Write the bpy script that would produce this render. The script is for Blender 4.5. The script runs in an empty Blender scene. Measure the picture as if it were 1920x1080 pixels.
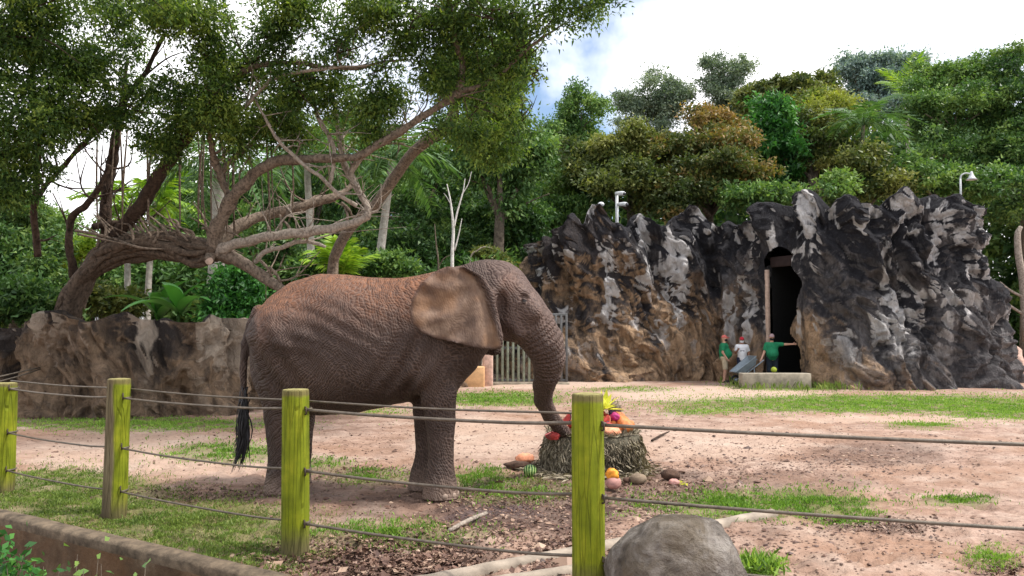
import bpy, math, random
import numpy as np
from mathutils import Vector

# ------------------------------------------------------------------ camera, sky, sun, exposure
SC = bpy.context.scene
COL = SC.collection
F, H = 1450.0, 2.06                     # focal length in photo pixels, eye height in metres
PITCH = math.atan(77.0 / F)
cam_d = bpy.data.cameras.new('camera')
cam_d.sensor_width = 36.0
cam_d.lens = 36.0 * F / 1920.0
cam_d.clip_start = 0.1
cam_d.clip_end = 3000.0
cam = bpy.data.objects.new('camera', cam_d)
COL.objects.link(cam)
cam.location = (0, 0, H)
cam.rotation_euler = (math.pi / 2 + PITCH, 0, 0)
SC.camera = cam

SUN_EL, SUN_AZ = 58.0, 96.0             # degrees; azimuth clockwise from +Y (to the right of the view)
world = bpy.data.worlds.new('World')
SC.world = world
world.use_nodes = True
wn = world.node_tree
wn.nodes.clear()
w_out = wn.nodes.new('ShaderNodeOutputWorld')
w_bg = wn.nodes.new('ShaderNodeBackground')
w_sky = wn.nodes.new('ShaderNodeTexSky')
w_sky.sky_type = 'NISHITA'
w_sky.sun_disc = False
w_sky.sun_elevation = math.radians(SUN_EL)
w_sky.sun_rotation = math.radians(SUN_AZ)
w_tc = wn.nodes.new('ShaderNodeTexCoord')
w_n = wn.nodes.new('ShaderNodeTexNoise')
w_n.inputs['Scale'].default_value = 2.1
w_n.inputs['Detail'].default_value = 7.0
w_n.inputs['Roughness'].default_value = 0.55
w_map = wn.nodes.new('ShaderNodeMapping')
w_map.inputs['Location'].default_value = (3.1, 0.4, 1.7)
w_ramp = wn.nodes.new('ShaderNodeValToRGB')
w_ramp.color_ramp.elements[0].position = 0.40
w_ramp.color_ramp.elements[1].position = 0.53
w_mix = wn.nodes.new('ShaderNodeMix')
w_mix.data_type = 'RGBA'
w_mix.inputs[7].default_value = (9.8, 9.75, 9.95, 1)      # bright overcast cloud
wn.links.new(w_tc.outputs['Generated'], w_map.inputs['Vector'])
wn.links.new(w_map.outputs['Vector'], w_n.inputs['Vector'])
wn.links.new(w_n.outputs['Fac'], w_ramp.inputs['Fac'])
wn.links.new(w_ramp.outputs['Color'], w_mix.inputs[0])
wn.links.new(w_sky.outputs['Color'], w_mix.inputs[6])
wn.links.new(w_mix.outputs[2], w_bg.inputs['Color'])
w_bg.inputs['Strength'].default_value = 0.1
wn.links.new(w_bg.outputs['Background'], w_out.inputs['Surface'])

sun_d = bpy.data.lights.new('sun', 'SUN')
sun_d.energy = 3.0
sun_d.angle = math.radians(9)
sun_d.color = (1.0, 0.955, 0.89)
sun = bpy.data.objects.new('sun', sun_d)
COL.objects.link(sun)
_el, _az = math.radians(SUN_EL), math.radians(SUN_AZ)
_sd = Vector((math.sin(_az) * math.cos(_el), math.cos(_az) * math.cos(_el), math.sin(_el)))
sun.rotation_euler = _sd.to_track_quat('Z', 'Y').to_euler()
sun.location = (0, 0, 40)

vs = SC.view_settings
vs.view_transform = 'Standard'
vs.look = 'None'
vs.exposure = 1.0
vs.gamma = 1.0
vs.use_curve_mapping = False

rng = np.random.default_rng(7)

# ------------------------------------------------------------------ helpers: picture geometry
_cp, _sp = math.cos(PITCH), math.sin(PITCH)
def P(px, py, Y):
    """world point at depth Y seen at photo pixel (px, py)"""
    xc, yc = (px - 960.0) / F, (540.0 - py) / F
    d = (xc, _cp - yc * _sp, _sp + yc * _cp)
    t = Y / d[1]
    return np.array((d[0] * t, Y, H + d[2] * t))
def G(px, py):
    """point of the level ground seen at photo pixel (px, py); vectorised"""
    px, py = np.asarray(px, float), np.asarray(py, float)
    xc, yc = (px - 960.0) / F, (540.0 - py) / F
    dz = _sp + yc * _cp
    t = -H / dz
    return np.stack((xc * t, (_cp - yc * _sp) * t, 0 * t), -1)
def proj(p):
    """photo pixel of world points (N,3)"""
    x, y, z = p[:, 0], p[:, 1], p[:, 2] - H
    dep = y * _cp + z * _sp
    return 960 + F * x / dep, 540 - F * (-y * _sp + z * _cp) / dep
def R(px, Y):
    return px * Y / F

# ------------------------------------------------------------------ helpers: noise
def _h(ix, iy, iz, s):
    h = (ix.astype(np.uint32) * np.uint32(374761393) + iy.astype(np.uint32) * np.uint32(668265263)
         + iz.astype(np.uint32) * np.uint32(2246822519) + np.uint32((s * 3266489917 + 12345) & 0xffffffff))
    h ^= h >> np.uint32(15); h *= np.uint32(2246822519)
    h ^= h >> np.uint32(13); h *= np.uint32(3266489917)
    h ^= h >> np.uint32(16)
    return h
def perlin(x, y, z, s=0):
    x, y, z = np.broadcast_arrays(np.asarray(x, float), np.asarray(y, float), np.asarray(z, float))
    fx, fy, fz = np.floor(x), np.floor(y), np.floor(z)
    ix, iy, iz = fx.astype(np.int64), fy.astype(np.int64), fz.astype(np.int64)
    u, v, w = x - fx, y - fy, z - fz
    su, sv, sw = [t * t * t * (t * (t * 6 - 15) + 10) for t in (u, v, w)]
    r = 0.0
    for a in (0, 1):
        for b in (0, 1):
            for c in (0, 1):
                h = _h(ix + a, iy + b, iz + c, s)
                gx = (h & np.uint32(1023)).astype(float) / 511.5 - 1
                gy = ((h >> np.uint32(10)) & np.uint32(1023)).astype(float) / 511.5 - 1
                gz = ((h >> np.uint32(20)) & np.uint32(1023)).astype(float) / 511.5 - 1
                g = gx * (u - a) + gy * (v - b) + gz * (w - c)
                r = r + g * (su if a else 1 - su) * (sv if b else 1 - sv) * (sw if c else 1 - sw)
    return r * 1.25
def fbm(x, y, z, s=0, o=4):
    r, a = 0.0, 1.0
    for i in range(o):
        r = r + a * perlin(x * 2 ** i, y * 2 ** i, z * 2 ** i, s + i * 17)
        a *= 0.5
    return r
def smooth(a, b, x):
    t = np.clip((x - a) / (b - a), 0, 1)
    return t * t * (3 - 2 * t)

# ------------------------------------------------------------------ helpers: meshes and objects
class MB:
    """collects geometry; build() links it as ONE mesh object"""
    def __init__(self):
        self.v, self.f, self.m, self.n = [], [], [], 0
        self.attr = {}
    def add(self, v, f, mat=0, **attrs):
        v = np.asarray(v, float).reshape(-1, 3)
        f = np.asarray(f, np.int64)
        self.v.append(v)
        for g in ([f] if f.ndim == 2 else f):
            self.f.append(g + self.n); self.m.append(np.full(len(g), mat))
        for k, a in attrs.items():
            self.attr.setdefault(k, []).append((self.n, np.broadcast_to(np.asarray(a, float), (len(v),))))
        self.n += len(v)
        return self
    def mesh(self, name, mats, smooth_shade=True):
        me = bpy.data.meshes.new(name)
        V = np.concatenate(self.v)
        me.vertices.add(len(V)); me.vertices.foreach_set('co', V.astype(np.float32).ravel())
        loops = np.concatenate([g.ravel() for g in self.f])
        tot = np.concatenate([np.full(len(g), g.shape[1]) for g in self.f])
        st = np.concatenate(([0], np.cumsum(tot)[:-1]))
        me.loops.add(len(loops)); me.loops.foreach_set('vertex_index', loops.astype(np.int32))
        me.polygons.add(len(tot)); me.polygons.foreach_set('loop_start', st.astype(np.int32))
        me.polygons.foreach_set('material_index', np.concatenate(self.m).astype(np.int32))
        me.polygons.foreach_set('use_smooth', np.full(len(tot), bool(smooth_shade)))
        me.update(calc_edges=True)
        for k, parts in self.attr.items():
            a = me.attributes.new(k, 'FLOAT', 'POINT')
            d = np.zeros(len(V), np.float32)
            for o, x in parts: d[o:o + len(x)] = x
            a.data.foreach_set('value', d)
        for m in (mats if isinstance(mats, (list, tuple)) else [mats]): me.materials.append(m)
        return me
    def build(self, name, mats, parent=None, smooth_shade=True):
        me = self.mesh(name, mats, smooth_shade)
        o = bpy.data.objects.new(name, me)
        COL.objects.link(o)
        if parent is not None:
            o.parent = parent
            o.matrix_parent_inverse = parent_matrix(parent).inverted()
        return o
from mathutils import Matrix
def parent_matrix(p):
    m = p.matrix_basis.copy()
    while p.parent is not None:
        m = p.parent.matrix_basis @ p.matrix_parent_inverse @ m
        p = p.parent
    return m
def tag(o, label=None, cat=None, group=None, kind=None):
    if label: o['label'] = label
    if cat: o['category'] = cat
    if group: o['group'] = group
    if kind: o['kind'] = kind
    return o
def thing(name, label, cat, loc, group=None):
    o = bpy.data.objects.new(name, None)
    o.empty_display_size = 0.3
    COL.objects.link(o)
    o.location = [float(c) for c in loc]
    return tag(o, label, cat, group)
def share(name, me, parent=None, M=None):
    """another object of the same mesh data"""
    o = bpy.data.objects.new(name, me)
    COL.objects.link(o)
    if parent is not None: o.parent = parent
    if M is not None: o.matrix_basis = M
    return o

def catmull(pts, n):
    """n points per span through pts (N,k)"""
    p = np.asarray(pts, float)
    p = np.concatenate(([2 * p[0] - p[1]], p, [2 * p[-1] - p[-2]]))
    out = []
    for i in range(1, len(p) - 2):
        t = np.linspace(0, 1, n, endpoint=False)[:, None]
        a, b, c, d = p[i - 1], p[i], p[i + 1], p[i + 2]
        out.append(0.5 * (2 * b + (c - a) * t + (2 * a - 5 * b + 4 * c - d) * t ** 2 + (3 * b - a - 3 * c + d) * t ** 3))
    out.append(p[-2][None])
    return np.concatenate(out)
def tube(mb, pts, rad, sides=8, n=6, mat=0, knob=0.0, seed=0, closed=True, **attrs):
    """tapered smooth tube through pts with radii rad"""
    pr = np.concatenate((np.asarray(pts, float), np.asarray(rad, float)[:, None]), 1)
    q = catmull(pr, n) if n > 1 else pr
    c, r = q[:, :3], np.maximum(q[:, 3], 1e-4)
    t = np.gradient(c, axis=0); t /= np.linalg.norm(t, axis=1)[:, None] + 1e-12
    u = np.cross(t[0], (0.3, 0.1, 1.0) if abs(t[0][2]) < 0.9 else (1.0, 0.2, 0)); u /= np.linalg.norm(u)
    V = []
    ang = np.linspace(0, 2 * math.pi, sides, endpoint=False)
    for i in range(len(c)):
        u = u - t[i] * np.dot(u, t[i]); u /= np.linalg.norm(u) + 1e-12
        w = np.cross(t[i], u)
        rr = r[i]
        if knob:
            rr = rr * (1 + knob * perlin(np.cos(ang) * 1.3 + seed, np.sin(ang) * 1.3 + i * 0.23, np.full(sides, seed * 1.7), seed))
        V.append(c[i] + (np.cos(ang) * rr)[:, None] * u + (np.sin(ang) * rr)[:, None] * w)
    V = np.concatenate(V)
    k = len(c)
    i, j = np.meshgrid(np.arange(k - 1), np.arange(sides), indexing='ij')
    j2 = (j + 1) % sides
    f = np.stack((i * sides + j, i * sides + j2, (i + 1) * sides + j2, (i + 1) * sides + j), -1).reshape(-1, 4)
    if closed:
        V = np.concatenate((V, c[:1], c[-1:]))
        a = np.arange(sides); b = (a + 1) % sides
        cap0 = np.stack((b, a, np.full(sides, k * sides)), -1)
        cap1 = np.stack(((k - 1) * sides + a, (k - 1) * sides + b, np.full(sides, k * sides + 1)), -1)
        mb.v.append(V); mb.f += [f + mb.n, cap0 + mb.n, cap1 + mb.n]
        mb.m += [np.full(len(f), mat), np.full(sides, mat), np.full(sides, mat)]
        for kk, a_ in attrs.items():
            mb.attr.setdefault(kk, []).append((mb.n, np.full(len(V), float(a_))))
        mb.n += len(V)
    else:
        mb.add(V, f, mat, **attrs)
    return mb
def box(mb, lo, hi, mat=0, M=None, bev=0.0):
    lo, hi = np.asarray(lo, float), np.asarray(hi, float)
    if bev <= 0:
        v = np.array([[(lo, hi)[i][0], (lo, hi)[j][1], (lo, hi)[k][2]] for i in (0, 1) for j in (0, 1) for k in (0, 1)])
        f = np.array([[0, 1, 3, 2], [4, 6, 7, 5], [0, 4, 5, 1], [2, 3, 7, 6], [0, 2, 6, 4], [1, 5, 7, 3]])
        if M is not None: v = v @ M[:3, :3].T + M[:3, 3]
        return mb.add(v, f, mat)
    import bmesh
    bm = bmesh.new(); bmesh.ops.create_cube(bm, size=1)
    for q in bm.verts: q.co = [(lo[i] + hi[i]) / 2 + q.co[i] * (hi[i] - lo[i]) for i in range(3)]
    bmesh.ops.bevel(bm, geom=bm.edges[:], offset=bev, segments=2, affect='EDGES', profile=0.5)
    bm.verts.index_update()
    v = np.array([q.co[:] for q in bm.verts])
    if M is not None: v = v @ M[:3, :3].T + M[:3, 3]
    tri = [[q.index for q in fc.verts] for fc in bm.faces]
    o = mb.n; mb.v.append(v)
    for k in set(len(t) for t in tri):
        g = np.array([t for t in tri if len(t) == k]); mb.f.append(g + o); mb.m.append(np.full(len(g), mat))
    mb.n += len(v); bm.free()
    return mb
def ball(mb, c, r, seg=16, rings=10, mat=0, noise=0.0, nf=2.0, seed=0, power=1.0, M=None, **attrs):
    """lumpy ellipsoid"""
    th = np.linspace(0, math.pi, rings + 1); ph = np.linspace(0, 2 * math.pi, seg, endpoint=False)
    T, Q = np.meshgrid(th, ph, indexing='ij')
    d = np.stack((np.sin(T) * np.cos(Q), np.sin(T) * np.sin(Q), np.cos(T)), -1).reshape(-1, 3)
    s = 1.0
    if noise: s = 1 + noise * fbm(d[:, 0] * nf, d[:, 1] * nf, d[:, 2] * nf, seed, 4)
    if power != 1.0: dd = np.sign(d) * np.abs(d) ** power
    else: dd = d
    v = dd * np.reshape(s, (-1, 1)) * np.asarray(r, float)
    if M is not None: v = v @ np.asarray(M).T
    v = v + np.asarray(c, float)
    i, j = np.meshgrid(np.arange(rings), np.arange(seg), indexing='ij'); j2 = (j + 1) % seg
    f = np.stack((i * seg + j, (i + 1) * seg + j, (i + 1) * seg + j2, i * seg + j2), -1).reshape(-1, 4)
    return mb.add(v, f, mat, **attrs)
def rotz(a):
    c, s = math.cos(a), math.sin(a)
    return np.array(((c, -s, 0), (s, c, 0), (0, 0, 1)))
def rotxyz(a, b, c):
    return np.array(Matrix.Rotation(c, 3, 'Z') @ Matrix.Rotation(b, 3, 'Y') @ Matrix.Rotation(a, 3, 'X'))

# ------------------------------------------------------------------ helpers: implicit bodies
def surface_nets(f, org, h):
    ins = f < 0
    nx, ny, nz = f.shape
    cnt = np.zeros((nx - 1, ny - 1, nz - 1), np.int8)
    cor = [(a, b, c) for a in (0, 1) for b in (0, 1) for c in (0, 1)]
    for a, b, c in cor: cnt += ins[a:nx - 1 + a, b:ny - 1 + b, c:nz - 1 + c]
    act = np.argwhere((cnt > 0) & (cnt < 8))
    vals = np.stack([f[act[:, 0] + a, act[:, 1] + b, act[:, 2] + c] for a, b, c in cor], 1)
    acc = np.zeros((len(act), 3)); num = np.zeros(len(act))
    C = np.array(cor, float)
    for e0 in range(8):
        for e1 in range(e0 + 1, 8):
            if np.abs(C[e0] - C[e1]).sum() != 1: continue
            A, B = vals[:, e0], vals[:, e1]
            m = (A < 0) != (B < 0)
            t = np.where(m, A / np.where(m, A - B, 1), 0)
            acc += np.where(m[:, None], C[e0] + (C[e1] - C[e0]) * t[:, None], 0); num += m
    V = (act + acc / num[:, None]) * h + org
    idx = np.full(cnt.shape, -1, np.int64); idx[tuple(act.T)] = np.arange(len(act))
    F_ = []
    for ax in range(3):
        s0 = [slice(None)] * 3; s1 = [slice(None)] * 3
        s0[ax] = slice(0, -1); s1[ax] = slice(1, None)
        A, B = ins[tuple(s0)], ins[tuple(s1)]
        E = np.argwhere(A != B)
        o1, o2 = (ax + 1) % 3, (ax + 2) % 3
        ok = (E[:, o1] > 0) & (E[:, o2] > 0) & (E[:, o1] < f.shape[o1] - 1) & (E[:, o2] < f.shape[o2] - 1)
        E = E[ok]
        q = []
        for d1, d2 in ((-1, -1), (0, -1), (0, 0), (-1, 0)):
            c = E.copy(); c[:, o1] += d1; c[:, o2] += d2
            q.append(idx[tuple(c.T)])
        q = np.stack(q, 1)
        fl = ~A[tuple(E.T)]
        q[fl] = q[fl][:, ::-1]
        F_.append(q)
    return V, np.concatenate(F_)
def smin(a, b, k):
    hh = np.clip(0.5 + 0.5 * (b - a) / k, 0, 1)
    return b + (a - b) * hh - k * hh * (1 - hh)
def cone_d(p, a, b, ra, rb):
    """distance to a capsule whose radius runs from ra to rb; p = (X, Y, Z) grids"""
    a, b = np.asarray(a, np.float32), np.asarray(b, np.float32)
    ab = b - a
    L = float(np.dot(ab, ab)) + 1e-9
    t = ((p[0] - a[0]) * ab[0] + (p[1] - a[1]) * ab[1] + (p[2] - a[2]) * ab[2]) / L
    t = np.clip(t, 0, 1)
    d = np.sqrt((p[0] - a[0] - ab[0] * t) ** 2 + (p[1] - a[1] - ab[1] * t) ** 2 + (p[2] - a[2] - ab[2] * t) ** 2)
    return d - (ra + (rb - ra) * t)
def ell_d(p, c, r):
    k = np.sqrt(((p[0] - c[0]) / r[0]) ** 2 + ((p[1] - c[1]) / r[1]) ** 2 + ((p[2] - c[2]) / r[2]) ** 2)
    return (k - 1) * min(r)
def grid(lo, hi, h):
    lo = np.asarray(lo, np.float32)
    n = [int((hi[i] - lo[i]) / h) + 2 for i in range(3)]
    ax = [lo[i] + h * np.arange(n[i], dtype=np.float32) for i in range(3)]
    return np.meshgrid(*ax, indexing='ij'), lo
def vnormals(V, Fq):
    n = np.zeros_like(V)
    fn = np.cross(V[Fq[:, 2]] - V[Fq[:, 0]], V[Fq[:, 3]] - V[Fq[:, 1]])
    for k in range(4): np.add.at(n, Fq[:, k], fn)
    return n / (np.linalg.norm(n, axis=1)[:, None] + 1e-12)

# ------------------------------------------------------------------ helpers: materials
class NT:
    def __init__(self, name):
        self.mat = bpy.data.materials.new(name); self.mat.use_nodes = True
        self.t = self.mat.node_tree; self.t.nodes.clear()
        self.out = self.t.nodes.new('ShaderNodeOutputMaterial')
        self.tc = None
    def n(self, typ, **kw):
        nd = self.t.nodes.new('ShaderNode' + typ)
        for k, v in kw.items(): setattr(nd, k, v)
        return nd
    def link(self, a, b): self.t.links.new(a, b)
    def put(self, sock, v):
        if isinstance(v, bpy.types.NodeSocket): self.link(v, sock)
        elif hasattr(sock.default_value, '__len__') and not hasattr(v, '__len__'): sock.default_value = (v, v, v, 1)[:len(sock.default_value)]
        elif hasattr(v, '__len__') and len(v) == 3 and len(sock.default_value) == 4: sock.default_value = (*v, 1)
        else: sock.default_value = v
    def coord(self, scale=(1, 1, 1), rot=(0, 0, 0), kind='Object', loc=(0, 0, 0)):
        if self.tc is None: self.tc = self.n('TexCoord')
        m = self.n('Mapping'); m.inputs['Scale'].default_value = scale; m.inputs['Rotation'].default_value = rot
        m.inputs['Location'].default_value = loc
        self.link(self.tc.outputs[kind], m.inputs['Vector']); return m.outputs['Vector']
    def world(self, scale=(1, 1, 1), rot=(0, 0, 0), loc=(0, 0, 0)):
        g = self.n('NewGeometry'); m = self.n('Mapping')
        m.inputs['Scale'].default_value = scale; m.inputs['Rotation'].default_value = rot; m.inputs['Location'].default_value = loc
        self.link(g.outputs['Position'], m.inputs['Vector']); return m.outputs['Vector']
    def noise(self, vec, scale=5, detail=5, rough=0.55, dist=0.0):
        nd = self.n('TexNoise'); self.link(vec, nd.inputs['Vector'])
        nd.inputs['Scale'].default_value = scale; nd.inputs['Detail'].default_value = detail
        nd.inputs['Roughness'].default_value = rough; nd.inputs['Distortion'].default_value = dist
        return nd.outputs['Fac']
    def voro(self, vec, scale=5, feature='DISTANCE_TO_EDGE', out='Distance', rnd=1.0):
        nd = self.n('TexVoronoi', feature=feature); self.link(vec, nd.inputs['Vector'])
        nd.inputs['Scale'].default_value = scale; nd.inputs['Randomness'].default_value = rnd
        return nd.outputs[out]
    def wave(self, vec, scale=5, dist=3, detail=3, dscale=1.0, direction='X'):
        nd = self.n('TexWave', wave_type='BANDS', bands_direction=direction); self.link(vec, nd.inputs['Vector'])
        nd.inputs['Scale'].default_value = scale; nd.inputs['Distortion'].default_value = dist
        nd.inputs['Detail'].default_value = detail; nd.inputs['Detail Scale'].default_value = dscale
        return nd.outputs['Fac']
    def ramp(self, fac, stops, interp='LINEAR'):
        nd = self.n('ValToRGB'); cr = nd.color_ramp; cr.interpolation = interp
        while len(cr.elements) < len(stops): cr.elements.new(0.5)
        for e, (p, c) in zip(cr.elements, stops):
            e.position = p; e.color = (c, c, c, 1) if not hasattr(c, '__len__') else (*c, 1)
        self.link(fac, nd.inputs['Fac']); return nd.outputs['Color']
    def mix(self, fac, a, b, blend='MIX'):
        nd = self.n('Mix', data_type='RGBA', blend_type=blend)
        self.put(nd.inputs[0], fac); self.put(nd.inputs[6], a); self.put(nd.inputs[7], b)
        return nd.outputs[2]
    def math(self, op, a, b=0.0, c=None, clamp=False):
        nd = self.n('Math', operation=op, use_clamp=clamp)
        self.put(nd.inputs[0], a); self.put(nd.inputs[1], b)
        if c is not None: self.put(nd.inputs[2], c)
        return nd.outputs[0]
    def attr(self, name):
        nd = self.n('Attribute'); nd.attribute_name = name; return nd.outputs['Fac']
    def sep(self, vec):
        nd = self.n('SeparateXYZ'); self.link(vec, nd.inputs[0]); return nd.outputs
    def bump(self, height, strength=0.5, dist=0.02, normal=None):
        nd = self.n('Bump'); self.put(nd.inputs['Height'], height)
        nd.inputs['Strength'].default_value = strength; nd.inputs['Distance'].default_value = dist
        if normal is not None: self.link(normal, nd.inputs['Normal'])
        return nd.outputs['Normal']
    def finish(self, color, rough=0.8, normal=None, spec=0.3, metal=0.0):
        b = self.n('BsdfPrincipled')
        self.put(b.inputs['Base Color'], color); self.put(b.inputs['Roughness'], rough)
        self.put(b.inputs['Specular IOR Level'], spec); self.put(b.inputs['Metallic'], metal)
        if normal is not None: self.link(normal, b.inputs['Normal'])
        self.link(b.outputs[0], self.out.inputs['Surface']); return self.mat

def simple_mat(name, c, rough=0.7, var=0.25, scale=9, bump=0.0, spec=0.3, metal=0.0):
    t = NT(name); v = t.coord()
    n = t.noise(v, scale, 5, 0.6)
    lo = tuple(x * (1 - var) for x in c); hi = tuple(min(1, x * (1 + var)) for x in c)
    col = t.ramp(n, ((0.3, lo), (0.7, hi)))
    nb = t.bump(t.noise(v, scale * 4, 4), bump, 0.01) if bump else None
    return t.finish(col, rough, nb, spec, metal)
def leaf_mat(name, stops, trans=0.3, rough=0.5, spec=0.25):
    """leaf colour from the per-leaf 'tint' attribute; part of the light passes through"""
    t = NT(name)
    col = t.ramp(t.attr('tint'), stops)
    b = t.n('BsdfPrincipled'); t.put(b.inputs['Base Color'], col)
    b.inputs['Roughness'].default_value = rough; b.inputs['Specular IOR Level'].default_value = spec
    tr = t.n('BsdfTranslucent')
    t.link(t.mix(1.0, col, (1.25, 1.35, 0.6), 'MULTIPLY'), tr.inputs['Color'])
    m = t.n('MixShader'); m.inputs[0].default_value = trans
    t.link(b.outputs[0], m.inputs[1]); t.link(tr.outputs[0], m.inputs[2]); t.link(m.outputs[0], t.out.inputs['Surface'])
    return t.mat
def bark_mat(name, dark, light, scale=6.0, moss=None):
    t = NT(name); v = t.world((scale, scale, scale * 0.8))
    n = t.noise(v, 2.2, 7, 0.65, 0.4)
    col = t.ramp(n, ((0.3, dark), (0.62, light)))
    if moss:
        col = t.mix(t.ramp(t.noise(t.world(), 1.6, 4), ((0.5, 0.0), (0.66, 0.8))), col, moss)
    return t.finish(col, 0.9, t.bump(t.noise(v, 4, 6, 0.7), 0.9, 0.04), 0.15)

# ------------------------------------------------------------------ helpers: foliage
def billows(lobes, rg, n=17, lo=0.15, hi=0.42, spread=0.92, core=0.45):
    """break every lobe into smaller leaf masses so that the crown gets its own hollows and uneven outline"""
    out = []
    for lb in lobes:
        c, r = np.asarray(lb[0], float), np.asarray(lb[1], float)
        w = lb[2] if len(lb) > 2 else 1.0; t = lb[3] if len(lb) > 3 else 0.5
        out.append((c, r * 0.62, w * core, t * 0.8))  # core leaves tinted darker: shade inside the crown painted in
        for k in range(n):
            d = rg.normal(size=3); d[2] = d[2] * 0.9 + 0.15; d /= np.linalg.norm(d)
            s = rg.uniform(lo, hi)
            out.append((c + d * r * rg.uniform(spread - .35, spread + .22), r * s * rg.uniform(.8, 1.25, 3) * (1.1, 1.1, .75), w, float(np.clip(t + rg.normal() * .17 + .06, 0, 1))))
    return out
def leaves(mb, c, L, W, rg, droop=0.35, out=None, tint=None, mat=0, fold=0.18, upright=0.0, tri=False):
    """one folded diamond (or, far off, triangular) leaf at every point c (N,3)"""
    n = len(c)
    d = rg.normal(size=(n, 3))
    if out is not None: d = d + out * 0.9
    d[:, 2] += upright - droop
    d /= np.linalg.norm(d, axis=1)[:, None] + 1e-9
    u = np.cross(d, rg.normal(size=(n, 3))); u /= np.linalg.norm(u, axis=1)[:, None] + 1e-9
    w = np.cross(d, u)
    s = rg.uniform(0.65, 1.3, n)[:, None]
    L_, W_ = L * s, W * s
    if tri:
        v = np.stack((c + u * W_ * 0.5, c - u * W_ * 0.5, c + d * L_), 1).reshape(-1, 3)
        tint = rg.uniform(0, 1, n) if tint is None else tint
        mb.add(v, np.arange(3 * n).reshape(-1, 3), mat, tint=np.repeat(tint, 3))
        return
    v = np.stack((c, c + d * L_ * 0.45 + u * W_ * 0.5 + w * W_ * fold, c + d * L_, c + d * L_ * 0.45 - u * W_ * 0.5 + w * W_ * fold), 1).reshape(-1, 3)
    f = np.arange(4 * n).reshape(-1, 4)
    tint = rg.uniform(0, 1, n) if tint is None else tint
    mb.add(v, f, mat, tint=np.repeat(tint, 4))
def crown(mb, lobes, dens, per, L, W, rg, clump_r=0.35, droop=0.35, shell=0.5, tvar=0.22, hang=0.0, gap=None, gf=0.9):
    """leaf clumps through ellipsoidal lobes (centre, radii, weight, tint)"""
    for lb in lobes:
        c, r = np.asarray(lb[0], float), np.asarray(lb[1], float)
        wt = lb[2] if len(lb) > 2 else 1.0
        ti = lb[3] if len(lb) > 3 else 0.5
        area = (r[0] * r[1] + r[0] * r[2] + r[1] * r[2]) / 3 * 4 * math.pi
        k = max(4, int(area * dens * wt))
        d = rg.normal(size=(k, 3)); d /= np.linalg.norm(d, axis=1)[:, None]
        # uneven outline: push the shell in and out with noise
        bump_ = 1 + 0.42 * fbm(d[:, 0] * 1.9 + c[0], d[:, 1] * 1.9 + c[1], d[:, 2] * 1.9 + c[2], 5, 3)
        rad = (shell + (1 - shell) * rg.uniform(0, 1, k) ** 0.6) * bump_
        cc = c + d * r * rad[:, None]
        if gap is not None:
            kp = fbm(cc[:, 0] * gf, cc[:, 1] * gf, cc[:, 2] * gf, 41, 3) + 0.2 * rg.normal(size=k) > gap
            cc, d, k = cc[kp], d[kp], int(kp.sum())
            if k == 0: continue
        ct = np.clip(ti + tvar * rg.normal(size=k) + 0.25 * perlin(cc[:, 0] * 0.8, cc[:, 1] * 0.8, cc[:, 2] * 0.8, 3), 0, 1)
        cr = clump_r * rg.uniform(0.5, 1.3, k)
        n = per
        off = rg.normal(size=(k, n, 3)) * 0.55 * cr[:, None, None]
        off[:, :, 2] = off[:, :, 2] * 0.7 - hang * np.abs(off[:, :, 2])
        pts = (cc[:, None, :] + off).reshape(-1, 3)
        od = np.repeat(d, n, 0) * 0.6 + (off.reshape(-1, 3) / (np.repeat(cr, n)[:, None] + 1e-6)) * 0.5
        tt = np.clip(np.repeat(ct, n) + 0.13 * rg.normal(size=k * n), 0, 1)
        leaves(mb, pts, L, W, rg, droop, od, tt, tri=True)

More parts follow.
